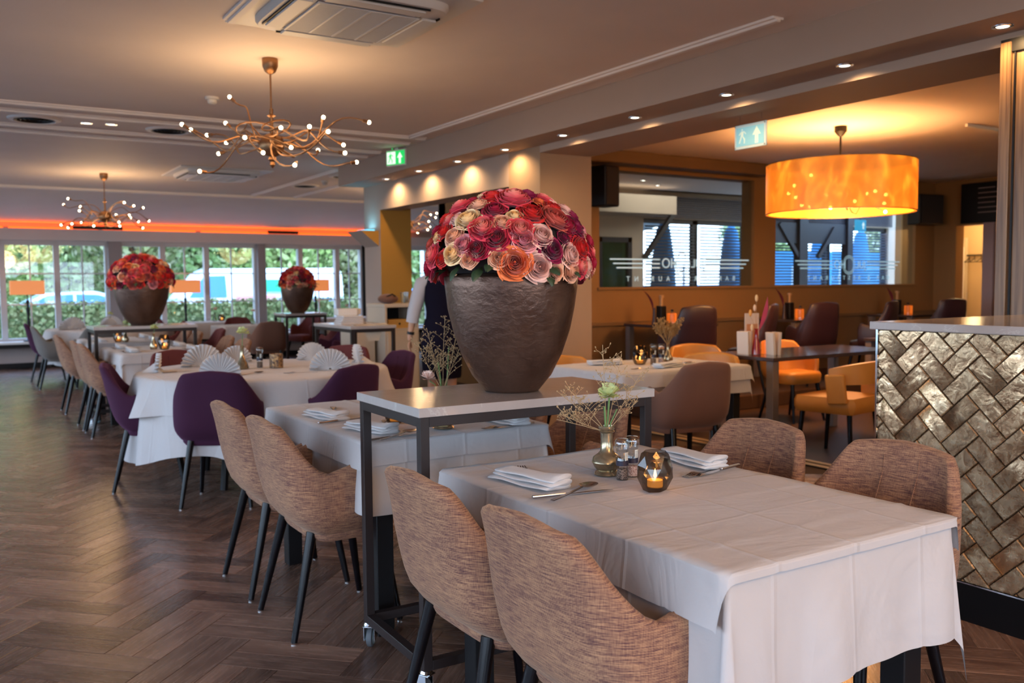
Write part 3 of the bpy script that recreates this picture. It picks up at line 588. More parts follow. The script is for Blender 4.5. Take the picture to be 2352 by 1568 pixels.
obj('mounting_arm', MB().box((-.02, 0, .09), (.02, .03, .11)), WHITE, t); obj('indicator_lamp', MB().sphere((-.05, -.01, .10), .008, 8, 6), LIME, t)
t = thing('exit_sign', 'pale blue glass exit sign hanging from the beam near the drum pendant', 'exit sign', (4.9, 4.55, 2.39), radians(-90))
obj('glass_plate', MB().box((-.148, -.006, -.085), (.148, .006, .085), .003), mat('sign_glass_edge', (.55, .68, .70), .15, emit=(.35, .48, .50), es=.1), t); obj('panel', MB().box((-.128, -.009, -.066), (.128, -.005, .066)), EXB, t)
q = MB(); man(q, -.062, .0, .13, -.010); obj('running_figure', q, EXBM, t); q = MB(); arrow(q, .066, 0, .15, -.010); obj('arrow', q, EXBM, t)
for x in (-.1, .1): obj('hanger', MB().tube([(x,0,.085),(x,0,.155)], .003), CHROME, t)
for x, z in ((-.138,.075),(.138,.075),(-.138,-.075),(.138,-.075)): obj('stud', MB().tube([(x,-.012,z),(x,.012,z)], .005), CHROME, t)
t = thing('exit_sign', 'small bright blue exit sign seen through the right lettered glass', 'exit sign', (12.95, 9.6, 2.28), 0)
obj('panel', MB().box((-.14, -.01, -.09), (.14, .01, .09), .004), mat('blue_sign', (.05, .35, .6), .3, emit=(.03, .35, .6), es=.35), t); q = MB(); arrow(q, .06, 0, .15, -.012); obj('arrow', q, EXW, t)
obj('hanger', MB().tube([(0,0,.09),(0,0,.56)], .006), BLACK, t)
# speakers, menu board
for x, lab, rz in ((6.36, 'tall black loudspeaker on the wall beside the pillar', .25), (12.4, 'square black loudspeaker on the wall right of the drum pendant', -.1)):
    wd, hh = ((.13, .225) if rz > 0 else (.26, .22)); t = thing('loudspeaker', lab, 'loudspeaker', (x, 8.06, 2.44 if rz > 0 else 2.40), rz)
    obj('cabinet', MB().box((-wd, -.10, -hh), (wd, .12, hh), .012), BLACK, t); obj('grille', MB().box((-wd*.9, -.112, -hh*.93), (wd*.9, -.10, hh*.93), .006), mat('speaker_cloth', (.02, .017, .018), .9), t); obj('bracket', MB().box((-.03, .11, -.04), (.03, .2, .04)), BLACK, t)
t = thing('menu_board', 'dark menu board with pale chalk lines high on the right wall', 'menu board', (12.84, 7.36, 2.48), radians(-90))
obj('board', MB().box((-.42, -.03, -.29), (.42, .04, .29), .01), BLACK, t)
CH = mat('chalk', (.20, .16, .16), .9); q = MB()
for i in range(6): q.box((-.15, -.034, .20-i*.07), (.10+.12*((i*7) % 3)/2, -.031, .215-i*.07))
obj('chalk_writing', q, CH, t)

# ---------------------------------------------------------------- chairs
def shell_mesh(hb=.848, ha=.672, hn=.640, u0=.40, hw=.274, xb=-.165, xf=.075, lean=.118, thick=.040, zb=.385, nsq=3.6, taper=.030):
    q = MB(); path = []
    for i in range(12): u = i/12; path.append((xf*(1-u), -hw, 0))
    for i in range(1, 28):
        ph = -pi/2+pi*i/28; c_, s_ = cos(ph), sin(ph); path.append((xb*abs(c_)**(2/nsq), hw*abs(s_)**(2/nsq)*(1 if s_ > 0 else -1), 0))
    for i in range(1, 13): u = i/12; path.append((xf*u, hw, 0))
    P = [Vector(p) for p in path]; n_ = len(P); cum = [0]
    for i in range(1, n_): cum.append(cum[-1]+(P[i]-P[i-1]).length)
    mid = cum[-1]/2; tot = mid
    def nrm(i):
        tt = (P[min(i+1,n_-1)]-P[max(i-1,0)]).normalized(); return Vector((-tt.y, tt.x, 0))
    def sm(a, b, x): x = max(0, min(1, (x-a)/(b-a))); return x*x*(3-2*x)
    rows = []; NV = 10
    for i in range(n_):
        u = abs(cum[i]-mid)/tot
        e = 1-sm(u0, max(.74, u0+.3), u); h = hn+(hb-hn)*e - .02*sm(0, u0*1.3, u)*e
        h += (ha-hn)*sm(.74, .90, u) - .05*max(0, (u-.88)/.12)**2.5
        nn_ = nrm(i); o = P[i]; th = thick*(.45+.55*min(1, min(i, n_-1-i)/3.)**.5); bk = max(0, -nn_.x); sd_ = abs(nn_.y)
        def outer(z):
            t_ = max(0, min(1, (z-zb)/(.82-zb))); r = -.060*(1-min(1, (z-zb)/.12))**2.2 + .010*sin(pi*min(1, t_*1.2))
            return Vector((o.x*(1+.0*t_)-lean*t_*max(0, (-o.x)/abs(xb))**.6, o.y*(1-taper/hw*t_**1.3*(.35+.65*min(1, max(0, -o.x/abs(xb)+.2)))), z))+nn_*r
        prof = [outer(zb+(h-.016-zb)*k/NV) for k in range(NV+1)]
        top = outer(h-.016)
        for a in (40, 90, 140): prof.append(top+nn_*(-th/2+th/2*cos(radians(a)))+Vector((0,0,.018*sin(radians(a)))))
        for k in range(5): z = h-.016+(zb+.06-(h-.016))*k/4; prof.append(outer(z)-nn_*th)
        rows.append(prof)
    m_ = len(rows[0])
    for r in rows: q.v += [tuple(p) for p in r]
    for i in range(n_-1):
        for k in range(m_-1): q.face((i*m_+k, i*m_+k+1, (i+1)*m_+k+1, (i+1)*m_+k))
    q.face([k for k in range(m_-1, -1, -1)]); q.face([(n_-1)*m_+k for k in range(m_)])
    c0 = len(q.v); q.v.append((.02, 0, zb-.016)); ring = [i*m_ for i in range(n_)]
    for i in range(n_-1): q.face((c0, ring[i], ring[i+1]))
    q.face((c0, ring[-1], ring[0])); return q
def cushion(xb=-.125, xf=.215, hw=.236, z0=.372, z1=.485):
    q = MB(); n_ = 32
    def f(u, v):
        a = 2*pi*u; c_, s_ = cos(a), sin(a); e = .42; X = (abs(c_)**e)*(1 if c_ > 0 else -1); Y = (abs(s_)**e)*(1 if s_ > 0 else -1)
        pr = [(.94, z0), (1, z0+.02), (1, z1-.03), (.94, z1-.006), (.6, z1+.004), (.0, z1+.008)]; k, z = pr[round(v*5)]
        return ((xb+xf)/2+(xf-xb)/2*X*k, hw*Y*k, z)
    return q.grid(f, n_, 5, cu=True)
leg_me = {}
def leg_mesh(dx, dy, h=.405, r0=.021, r1=.0125):
    return MB().tube([(0,0,h), (dx*.5,dy*.5,h*.5+.003), (dx,dy,.006)], [r0, (r0+r1)/2, r1], 14)
def make_chair(name, label, fab, tall=False, group=None, legm=BLKWOOD, glides=True, barrel=False):
    t = thing(name, label, 'chair', group=group)
    if tall: q = shell_mesh(hb=.97, ha=.70, hn=.67, u0=.45, hw=.29)
    elif barrel: q = shell_mesh(hb=.78, ha=.64, hn=.62, u0=.5, hw=.30, xb=-.22, nsq=2.2, lean=.07, taper=.02)
    else: q = shell_mesh()
    obj('shell', q, fab, t, 'all'); obj('seat', cushion(), fab, t, 'all')
    for sx_, sy_ in ((-1,-1),(-1,1),(1,-1),(1,1)):
        l = obj('leg', leg_mesh(sx_*(.095 if sx_ < 0 else .065), sy_*.045), legm, t, True, loc=(-.115 if sx_ < 0 else .165, sy_*.165, 0))
        if glides: obj('glide', MB().lathe([(.011, 0), (.012, .006), (.010, .007)], 10, (sx_*(.095 if sx_ < 0 else .065), sy_*.045, 0)), CHROME, l)
    for yy in (-.05, .07) if not (tall or barrel) else ():      # two upholstery seams on the inner back
        obj('seam', MB().tube([(-.128-.118*k/6+.012*(k == 6), yy, .52+.28*k/6) for k in range(1, 7)], .0022, 5), fab, t)
    return t
ctan = make_chair('dining_chair', 'tan woven tub chair nearest the camera, lower edge of the picture', TAN)
q = MB()
ctan.location = (1.32, 1.65, 0)
def put(proto, x, y, deg, label, group=None): return dup(proto, (x, y, 0), radians(deg), label, group)
put(ctan, 1.32, 2.20, 0, 'tan woven tub chair at the nearest table beside the steel stand')
put(ctan, 1.28, 3.46, 0, 'tan woven tub chair left of the near steel stand, full side in view')
put(ctan, 1.28, 4.02, 0, 'tan woven tub chair just behind the one left of the near stand')
put(ctan, 2.28, 2.27, 180, 'tan tub chair across the nearest table, farther of the two')
put(ctan, 2.28, 1.71, 180, 'tan tub chair across the nearest table in front of the tiled counter')
put(ctan, 2.36, 3.32, 180, 'tan tub chair across the second table, seen under the right of the near stand')
put(ctan, 2.34, 3.92, 180, 'tan tub chair across the second table, mostly hidden behind the big flower pot')
put(ctan, 1.30, 9.0, 0, 'tan tub chair in the left row, right of its neighbour, behind the plum chair')
put(ctan, 1.30, 9.56, 0, 'tan tub chair in the left row, half hidden by the tan chair before it')
put(ctan, 1.28, 10.85, 0, 'tan tub chair in the left row before the grey chair')
put(ctan, 2.25, 9.45, 180, 'tan tub chair right of the far bronze pot stand, left of two leaning together')
put(ctan, 2.22, 8.75, 180, 'tan tub chair behind the white carnation vase of the round table')
put(ctan, 2.32, 11.6, 180, 'tan tub chair seen under the far stand, farther one')
put(ctan, 2.22, 10.65, 180, 'tan tub chair seen under the far stand, nearer one')
cbrown = make_chair('dining_chair', 'brown tub chair seen from behind below the third flower pot', BROWN); cbrown.location = (4.02, 13.1, 0); cbrown.rotation_euler = (0,0,radians(88))
put(cbrown, 4.15, 4.42, 82, 'brown tub chair seen from behind at the white table right of the near stand')
cplum = make_chair('dining_chair', 'plum tub chair seen from behind at the near side of the round table', PLUM); cplum.location = (1.46, 5.72, 0); cplum.rotation_euler = (0,0,radians(61))
put(cplum, 1.15, 6.5, -12, 'plum tub chair at the left end of the round table')
put(cplum, 2.15, 5.62, 112, 'plum tub chair at the right near side of the round table, arm sweeping left')
put(cplum, 2.76, 6.32, 185, 'plum tub chair at the right end of the round table, under the waitress hand')
put(cplum, 1.26, 14.75, -5, 'plum tub chair farthest in the left row by the window')
put(cplum, 4.15, 10.9, 180, 'plum tub chair behind the service stand beside the beige cabinet')
cburg = make_chair('dining_chair', 'burgundy tub chair behind the fan napkins at the back of the round table', BURG); cburg.location = (1.62, 7.32, 0); cburg.rotation_euler = (0,0,radians(-75))
put(cburg, 2.72, 7.05, 220, 'burgundy tub chair at the back right of the round table')
put(cburg, 2.62, 11.2, 180, 'burgundy tub chair right of the far stand end')
put(cburg, 4.15, 14.9, -90, 'burgundy tub chair between the two window tables')
put(cburg, 5.45, 15.6, 200, 'burgundy tub chair left of the far right window table')
put(cburg, 4.75, 12.1, 95, 'burgundy tub chair behind the service stand, its back towards the camera')
put(cburg, 3.30, 16.0, 0, 'burgundy tub chair left of the far window table')
put(cburg, 2.75, 13.9, 170, 'burgundy tub chair behind the second flower pot')
cgrey = make_chair('dining_chair', 'grey tub chair in the far left row', GREY); cgrey.location = (1.26, 13.6, 0)
put(cgrey, 1.72, 13.15, 95, 'grey tub chair left of the far stand with its back to the camera')
cdark = make_chair('bar_chair', 'dark high-backed chair at the left wall table', DLEATH, tall=True); cdark.location = (6.55, 6.95, .15); cdark.rotation_euler = (0,0,radians(78))
for x, y, a, l in ((7.45, 6.9, 120, 'dark high-backed chair right of the first wall table'), (8.55, 7.0, 80, 'dark high-backed chair left at the second wall table'), (9.55, 6.9, 110, 'dark high-backed chair right at the second wall table'), (11.1, 7.0, 75, 'dark high-backed chair at the third wall table behind the counter'), (12.2, 6.9, 115, 'dark high-backed chair farthest right behind the counter')):
    c = put(cdark, x, y, a, l); c.location.z = .15
cor = make_chair('barrel_chair', 'cognac barrel chair behind the table cloth right of the big pot', ORANGE, barrel=True); cor.location = (4.15, 5.62, 0); cor.rotation_euler = (0,0,radians(-85))
put(cor, 5.12, 5.25, 200, 'cognac barrel chair between white table and dark bar table')
put(cor, 5.85, 6.0, 250, 'cognac barrel chair behind the dark bar table, left one')
put(cor, 7.0, 5.95, 268, 'cognac barrel chair behind the dark bar table, right one')
# open-back leather chair at the bar table
t = thing('leather_chair', 'cognac leather chair with open low back at the dark bar table', 'chair', (5.83, 4.48, 0), radians(100))
obj('seat', MB().box((-.24, -.26, .36), (.26, .26, .48), .035), ORANGE, t, True)
q = MB()
def band(u, v):
    a = radians(-78+156*u); R = .30; zt = .75-.05*abs(2*u-1)**2; w_ = [(0, .585), (0, zt), (.045, zt), (.045, .585), (0, .585)][round(v*4)]; return (-(R-w_[0])*cos(a)*.95-.0, (R-w_[0])*sin(a), w_[1])
q.grid(band, 20, 4); obj('backrest', q, ORANGE, t, True)
for s_ in (-1, 1): obj('back_support', MB().bar((-.12, s_*.265, .44), (-.10, s_*.28, .66), .04, .15, .01), ORANGE, t)
for sx_ in (-.18, .2):
    for sy_ in (-.2, .2): obj('leg', MB().tube([(sx_, sy_, .37), (sx_*1.15, sy_*1.1, 0)], [.02, .014], 10), BLKWOOD, t, True)

# ---------------------------------------------------------------- tables and cloths
def cloth_rect(L, Wd, oh, zt, seed=0, res=.022, amp=.018, flare=.10, crease=True, rb=.018):
    """L along local y, Wd along local x; oh = overhang (x-, x+, y-, y+)"""
    r = random.Random(seed); ph = [r.uniform(0, 6.28) for _ in range(8)]; hx, hy = Wd/2, L/2
    X0, X1, Y0, Y1 = -hx-oh[0], hx+oh[1], -hy-oh[2], hy+oh[3]
    nu = max(12, int((X1-X0)/res)); nv = max(12, int((Y1-Y0)/res)); q = MB()
    def f(u, v):
        x = X0+(X1-X0)*u; y = Y0+(Y1-Y0)*v
        ex = max(0, abs(x)-hx); ey = max(0, abs(y)-hy); sx_ = 1 if x > 0 else -1; sy_ = 1 if y > 0 else -1
        cx_ = max(-hx, min(hx, x)); cy_ = max(-hy, min(hy, y)); d = hypot(ex, ey)
        z = zt
        if crease:
            for k, c_ in enumerate((-.33, .0, .34)): z += .0028*math.exp(-((x-c_*Wd)/.008)**2)*(1 if k % 2 else .7)
            for k, c_ in enumerate((-.38, -.13, .12, .37)): z += .0028*math.exp(-((y-c_*L)/.008)**2)
            z += .0022*sin(9*x+3*sin(4*y)+ph[0])*sin(7*y+ph[1])
        if d < 1e-6: return (x, y, z)
        nx, ny = ex/d*sx_, ey/d*sy_; fl_ = flare
        # arc over the table edge and then hang
        if d < rb*1.57: a = d/rb; out = rb*sin(a); dz = rb*(1-cos(a))
        else: dd = d-rb*1.57; out = rb+dd*flare; dz = rb+dd*.99
        dd = max(0, d-.05)
        along = y if ex > ey else x
        w = amp*min(1, dd/.15)*(sin(along*17+ph[2])+.6*sin(along*31+ph[3]))
        if ex > 0 and ey > 0:
            k = min(1, 2*min(ex, ey)/max(ex, ey)); out += .07*dd*k; w *= 1-k; 
        out = max(rb, out+w)
        return (cx_+nx*out, cy_+ny*out, z-dz)
    q.grid(f, nu, nv, us=X1-X0, vs=Y1-Y0); return q
def solid(o, th=.0015): md = o.modifiers.new('thickness', 'SOLIDIFY'); md.thickness = th; md.offset = -1
def table(x, y, L, Wd, label, rz=0, long_oh=.28, over=None, seed=1, res=.03, group=None, tname='nearest'):
    t = thing('dining_table', 'square-legged dark table under the white cloth, '+tname, 'table', (x, y, 0), rz)
    obj('tabletop', MB().box((-Wd/2+.004, -L/2+.004, .725), (Wd/2-.004, L/2-.004, .755), .004), STEEL, t)
    for sx_ in (-1, 1):
        for sy_ in (-1, 1): obj('leg', MB().box((sx_*(Wd/2-.07)-.035, sy_*(L/2-.07)-.035, 0), (sx_*(Wd/2-.07)+.035, sy_*(L/2-.07)+.035, .725), .003), BLACK, t)
    c = obj('tablecloth', cloth_rect(L, Wd, (long_oh,)*4, .759, seed, res, flare=.045, amp=.010, rb=.012), LINEN, None, 'all', (x, y, 0), rz); tag(c, 'long white tablecloth on the '+label, 'tablecloth')
    if over:
        c2 = obj('top_cloth', cloth_rect(L, Wd, over, .765, seed+9, res, amp=.006, flare=.16, rb=.026), LINEN, None, 'all', (x, y, 0), rz); tag(c2, 'short white overlay cloth on the '+label, 'tablecloth')
table(1.705, 1.885, 1.20, .76, 'nearest table', over=(.13, .10, .035, .10), seed=3, res=.016, tname='nearest the camera', long_oh=.30)
table(1.72, 3.70, 1.20, .78, 'second table behind the near stand', over=(.12, .12, .10, .12), seed=5, res=.018, tname='second one behind the near stand')
table(1.72, 9.05, 1.15, .80, 'table before the far flower stand', over=(.12,.12,.10,.12), seed=8, tname='before the far flower stand')
table(1.72, 10.9, 1.15, .80, 'table just behind the far flower stand', over=(.12,.12,.10,.12), seed=11, tname='behind the far flower stand')
table(4.28, 4.92, .80, 1.15, 'table between near stand and bar', over=(.12,.12,.12,.12), seed=14, res=.024, tname='between near stand and bar', long_oh=.20)
table(3.95, 15.7, .8, .9, 'far table at the middle window', seed=17, tname='at the middle window')
table(3.95, 13.95, .75, .85, 'far table behind the brown chair', seed=19, tname='behind the brown chair far away')
table(6.35, 15.8, .8, 1.1, 'far table at the right window', seed=23, tname='at the right window')
def round_cloth(R, drop, zt, seed, amp=.05, n=160, folds=17, flare=.12):
    r = random.Random(seed); ph = [r.uniform(0, 6.28) for _ in range(4)]; q = MB()
    rad = [0, .3*R, .6*R, .85*R, R-.01, R+.006, R+.016]+[None]*10
    def f(u, v):
        k = round(v*16); a = 2*pi*u
        if k < 7: rr = rad[k]; z = zt-(0, 0, 0, 0, 0, .004, .016)[k]+(.002*sin(5*a+ph[0]+k) if k < 5 else 0)
        else:
            t_ = (k-6)/10; w = sin(folds*a+ph[1]+.9*sin(3*a+ph[2]))+.5*sin((folds*1.0+6)*a+ph[3]); rr = R+.018+flare*drop*t_+amp*t_*w*.5
            z = zt-.016-drop*t_*(1+.12*sin(4*a+ph[0]))
        return (max(rr, .0005)*cos(a), max(rr, .0005)*sin(a), z)
    return q.grid(f, n, 16, cu=True)
def round_table(x, y, R, name, seed):
    t = thing('round_table', 'large round table under white cloths, '+name, 'table', (x, y, 0))
    obj('tabletop', MB().lathe([(R-.02, .73), (R-.005, .735), (R-.005, .752), (R-.02, .757)], 48), STEEL, t)
    for a in range(4): obj('leg', MB().tube([(.5*R*cos(a*pi/2+.7), .5*R*sin(a*pi/2+.7), .73), (.62*R*cos(a*pi/2+.7), .62*R*sin(a*pi/2+.7), 0)], .025, 10), BLACK, t)
    c = obj('tablecloth', round_cloth(R, .50, .760, seed, .04, folds=15), LINEN, None, 'all', (x, y, 0)); tag(c, 'long white tablecloth hanging low on the '+name, 'tablecloth')
    c = obj('top_cloth', round_cloth(R+.012, .23, .766, seed+3, .075, folds=11, flare=.25), LINEN, None, 'all', (x, y, 0)); tag(c, 'short white overlay with soft folds on the '+name, 'tablecloth')
round_table(1.93, 6.36, .84, 'near round table among plum chairs', 4)
round_table(2.05, 14.2, .82, 'far round table by the left window', 9)
# bar table and wall tables
def plain_table(name, x, y, L, Wd, z, label, zf=0, topm=None, legm=None, rz=0, zh=.03):
    t = thing(name, label, 'table', (x, y, zf), rz)
    obj('tabletop', MB().box((-L/2, -Wd/2, z-zh), (L/2, Wd/2, z), .004), topm or mat('dark_glossy_top', (.05, .035, .035), .12), t)
    for sx_ in (-1, 1):
        for sy_ in (-1, 1): obj('leg', MB().box((sx_*(L/2-.05)-.035, sy_*(Wd/2-.05)-.035, 0), (sx_*(L/2-.05)+.035, sy_*(Wd/2-.05)+.035, z-zh), .003), legm or mat('grey_brown_leg', (.15, .12, .11), .45), t)
    return t
plain_table('bar_table', 6.25, 5.16, 1.62, .72, .76, 'dark glossy bar table reflecting blue daylight')
plain_table('bar_table', 8.6, 5.6, 1.0, .7, .76, 'dark table half hidden behind the counter corner')
for i, x in enumerate((7.0, 9.1, 11.4)): plain_table('wall_table', x, 7.68, .8, .7, .74, ['dark wall table left below the lettered glass', 'dark wall table in the middle below the glass pier', 'dark wall table at right behind the counter'][i], zf=.15)

# steel stands with stone tops
def caster(parent, x, y, ang):
    w = thing('caster', '', '', (0,0,0)); del w['label']; del w['category']; w.parent = parent; w.location = (x, y, 0); w.rotation_euler = (0,0,ang)
    obj('wheel', MB().lathe([(.012,-.011),(.030,-.012),(.037,-.008),(.038,0),(.037,.008),(.030,.012),(.012,.011)], 24).xf(Matrix.Translation((.018,0,.038)) @ Matrix.Rotation(pi/2, 4, 'X')), RUBBER, w, True)
    obj('wheel_disc', MB().lathe([(.001,-.0135),(.026,-.0135),(.026,.0135),(.001,.0135)], 20).xf(Matrix.Translation((.018,0,.038)) @ Matrix.Rotation(pi/2, 4, 'X')), mat('wheel_disc_blue_grey', (.25, .38, .42), .3), w)
    f = MB().box((-.012,-.021,.030), (.036,-.018,.086), .001).box((-.012,.018,.030), (.036,.021,.086), .001).box((-.022,-.021,.084), (.036,.021,.088), .001)
    f.lathe([(.020,.086),(.022,.092),(.018,.1),(.011,.1)], 16); obj('fork', f, CHROME, w)
def stand(x, y, W_, D_, label, rz=0, H=.96, cast=True, topm=MARBLE, cross=True):
    t = thing('steel_stand', label, 'stand', (x, y, 0), rz); b = .032; z0 = .10
    obj('stone_top', MB().box((-W_/2, -D_/2, H-.03), (W_/2, D_/2, H), .002), topm, t)
    fx, fy = W_/2-.008, D_/2-.008
    for sx_ in (-1, 1):
        for sy_ in (-1, 1):
            X, Y = sx_*(fx-b/2), sy_*(fy-b/2); obj('post', MB().box((X-b/2, Y-b/2, z0), (X+b/2, Y+b/2, H-.031), .0015), STEEL, t)
            if cast: caster(t, X, Y, rnd.uniform(0, 6.28))
    for z in (z0, H-.031-b):
        for sy_ in (-1, 1): obj('rail', MB().box((-fx+b, sy_*(fy-b/2)-b/2, z), (fx-b, sy_*(fy-b/2)+b/2, z+b), .0015), STEEL, t)
        for sx_ in (-1, 1): obj('rail', MB().box((sx_*(fx-b/2)-b/2, -fy+b, z), (sx_*(fx-b/2)+b/2, fy-b, z+b), .0015), STEEL, t)
    return t
stand(1.745, 2.80, .96, .54, 'steel stand on casters with stone top carrying the big near flower pot', radians(-1.5))
stand(1.75, 9.98, 1.0, .54, 'steel stand with stone top carrying the second flower pot far left')
stand(4.42, 12.78, .62, .55, 'steel stand carrying the third flower pot before the middle windows')
stand(3.54, 8.62, .48, 1.02, 'steel service stand covered with cloths beside the beige cabinet', cast=False)

# ---------------------------------------------------------------- roses, pots
RC = {'M': ((.52, .09, .14), (.84, .34, .37)), 'P': ((.85, .34, .24), (.78, .06, .10)), 'Y': ((.88, .50, .16), (.94, .70, .40)), 'B': ((.14, .004, .03), (.28, .008, .06)), 'L': ((.68, .28, .22), (.90, .57, .49)),
      'C': ((.22, .004, .02), (.42, .010, .045)), 'K': ((.74, .32, .17), (.90, .50, .33)), 'R': ((.45, .006, .006), (.68, .022, .018)), 'S': ((.42, .03, .02), (.62, .12, .085)), 'O': ((.75, .07, .02), (.88, .22, .07))}
RM = {}
for k, (a, b) in RC.items():
    M = mat('rose_petal_'+dict(M='mauve',P='coral_pink',Y='cream',B='burgundy',L='lilac',C='crimson',K='peach',R='red',S='salmon',O='orange')[k], b, .55, spec=.3, sheen=.2); nn = N(M)
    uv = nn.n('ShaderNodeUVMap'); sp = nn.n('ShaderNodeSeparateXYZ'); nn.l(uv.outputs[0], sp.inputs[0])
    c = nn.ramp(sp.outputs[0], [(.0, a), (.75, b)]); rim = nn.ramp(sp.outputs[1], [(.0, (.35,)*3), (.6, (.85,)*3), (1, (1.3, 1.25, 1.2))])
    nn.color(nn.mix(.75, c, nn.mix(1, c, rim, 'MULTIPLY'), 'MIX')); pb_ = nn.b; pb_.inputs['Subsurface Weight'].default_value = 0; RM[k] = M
def rose_mesh(mt, seed, cup=False):
    r = random.Random(seed); q = MB()
    # petals per layer, radius at the lip, lip height, how far the lip rolls out
    layers = [(3, .10, .66, .00), (3, .20, .67, .02), (3, .31, .66, .04), (4, .43, .64, .06), (4, .56, .58, .09), (5, .70, .49, .13), (5, .86, .36, .17), (6, 1.0, .18, .20)]
    if cup: layers = [(5, .14, .46, .03), (5, .26, .50, .04), (6, .38, .54, .05), (6, .50, .57, .06), (5, .62, .58, .07), (5, .76, .52, .11), (6, .90, .38, .15), (6, 1.03, .18, .18)]
    for li, (np_, R, H, roll) in enumerate(layers):
        for p in range(np_):
            a0 = 2*pi*p/np_+li*1.27+r.uniform(-.2, .2); R_ = R*r.uniform(.93, 1.06); H_ = H+r.uniform(-.03, .03); half = pi/np_*(1.45 if li > 2 else 1.25); wob = r.uniform(0, 6); sp = .05+.02*li
            def f(u, v):
                s = (u-.5)*2; a = a0+s*half
                bul = (.42+.66*sin(pi*min(1, v*.66)))            # cup shape that closes in near the lip
                rr = R_*bul*(1.0-.10*(v > .8)*(v-.8)/.2*(li < 4)) + sp*.5*s          # spiral overlap
                z = -.40+(H_+.40)*v - (.09+.02*li)*abs(s)**2.4*v
                if v > .7: k = (v-.7)/.3; rr += roll*k*(1+.4*sin(2.2*s+wob)); z -= roll*.9*k*k
                rr += .014*sin(6*s+wob)*v; return (rr*cos(a), rr*sin(a), z)
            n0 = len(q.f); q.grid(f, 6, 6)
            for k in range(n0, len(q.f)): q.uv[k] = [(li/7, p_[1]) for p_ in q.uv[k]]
    n0 = len(q.f); q.lathe([(.10, -.3), (.09, .40), (.05, .55), (.001, .57)], 8, cap=False)
    q.lathe([(.10, -.5), (.34, -.38), (.62, -.12), (.55, .0)], 10, cap=False)
    return q.mesh('rose', mt, 'all')
ROSEM = {k: [rose_mesh(RM[k], 3+i+ord(k), cup=(k in 'SO' and i == 0)) for i in range(2)] for k in RC}
def leaf_mesh():
    q = MB(); q.grid(lambda u, v: ((u-.5)*.5*sin(pi*min(.98, max(.03, v)))**.8, v, .12*sin(pi*v)-.35*abs(u-.5)*.5), 4, 7); return q.mesh('leaf', LEAF, 'all')
LEAFM = leaf_mesh()
ROSES=[(-0.044,-0.008,0.247,0.027,'M'),(-0.029,-0.018,0.248,0.023,'P'),(-0.096,0.016,0.235,0.025,'Y'),(-0.085,0.012,0.238,0.029,'P'),(-0.053,-0.104,0.223,0.048,'P'),(0.038,-0.046,0.243,0.033,'B'),(0.011,-0.036,0.247,0.019,'L'),(-0.163,0.049,0.199,0.04,'P'),(-0.174,0.052,0.191,0.019,'P'),(-0.129,0.032,0.221,0.023,'C'),(-0.157,-0.055,0.201,0.027,'K'),(-0.138,-0.125,0.18,0.031,'C'),(-0.21,-0.081,0.148,0.036,'Y'),(-0.221,-0.033,0.154,0.023,'L'),(-0.206,0.072,0.157,0.029,'R'),(-0.233,0.085,0.116,0.027,'C'),(-0.257,-0.004,0.109,0.025,'R'),(-0.263,0.023,0.095,0.021,'Y'),(-0.251,0.096,0.069,0.027,'S'),(-0.281,0.032,0.029,0.033,'P'),(-0.282,-0.033,0.015,0.023,'R'),(-0.254,-0.068,0.091,0.028,'K'),(-0.246,-0.111,0.061,0.028,'M'),(-0.191,-0.142,0.118,0.038,'P'),(-0.138,-0.172,0.135,0.026,'K'),(-0.094,-0.176,0.157,0.023,'Y'),(-0.035,-0.183,0.168,0.036,'R'),(-0.095,-0.209,0.11,0.036,'P'),(-0.169,-0.185,0.079,0.034,'C'),(-0.22,-0.153,0.044,0.031,'C'),(-0.267,-0.082,0.031,0.031,'Y'),(-0.239,-0.136,0.009,0.023,'K'),(-0.168,-0.201,0.014,0.027,'K'),(-0.126,-0.224,-0.003,0.043,'O'),(-0.091,-0.226,0.072,0.034,'M'),(-0.029,-0.231,0.091,0.034,'L'),(0.048,-0.194,0.152,0.044,'S'),(0.101,-0.076,0.221,0.029,'L'),(0.085,-0.072,0.227,0.034,'P'),(0.114,-0.085,0.213,0.023,'L'),(0.147,-0.102,0.189,0.033,'L'),(0.037,-0.124,0.215,0.019,'O'),(0.142,-0.095,0.195,0.017,'L'),(0.17,-0.11,0.168,0.033,'B'),(0.138,-0.177,0.128,0.038,'B'),(0.225,-0.131,0.08,0.034,'C'),(0.204,-0.126,0.12,0.026,'M'),(0.217,-0.133,0.093,0.024,'Y'),(0.199,-0.126,0.127,0.021,'R'),(0.173,-0.114,0.163,0.019,'C'),(0.233,-0.137,0.042,0.031,'P'),(0.226,-0.138,0.064,0.019,'K'),(0.21,-0.132,0.105,0.019,'C'),(-0.0,-0.246,0.042,0.035,'B'),(0.079,-0.239,0.026,0.034,'L'),(0.085,-0.237,-0.028,0.031,'K'),(0.012,-0.247,-0.034,0.028,'K'),(-0.052,-0.245,-0.017,0.038,'L'),(0.179,-0.194,-0.014,0.028,'L'),(0.237,-0.137,-0.019,0.028,'K'),(0.236,-0.14,0.002,0.033,'C'),(0.064,-0.228,0.085,0.021,'B'),(-0.016,-0.023,0.249,0.021,'K')]
def place_rose(parent, c, n, r, k, rr):
    n = Vector(n).normalized(); o = link('rose', ROSEM[k][rr.randrange(2)], parent, Vector(c))
    o.rotation_mode = 'QUATERNION'; o.rotation_quaternion = n.to_track_quat('Z', 'Y') @ Matrix.Rotation(rr.uniform(0, 6.28), 3, 'Z').to_quaternion(); o.scale = (r, r, r*.95)
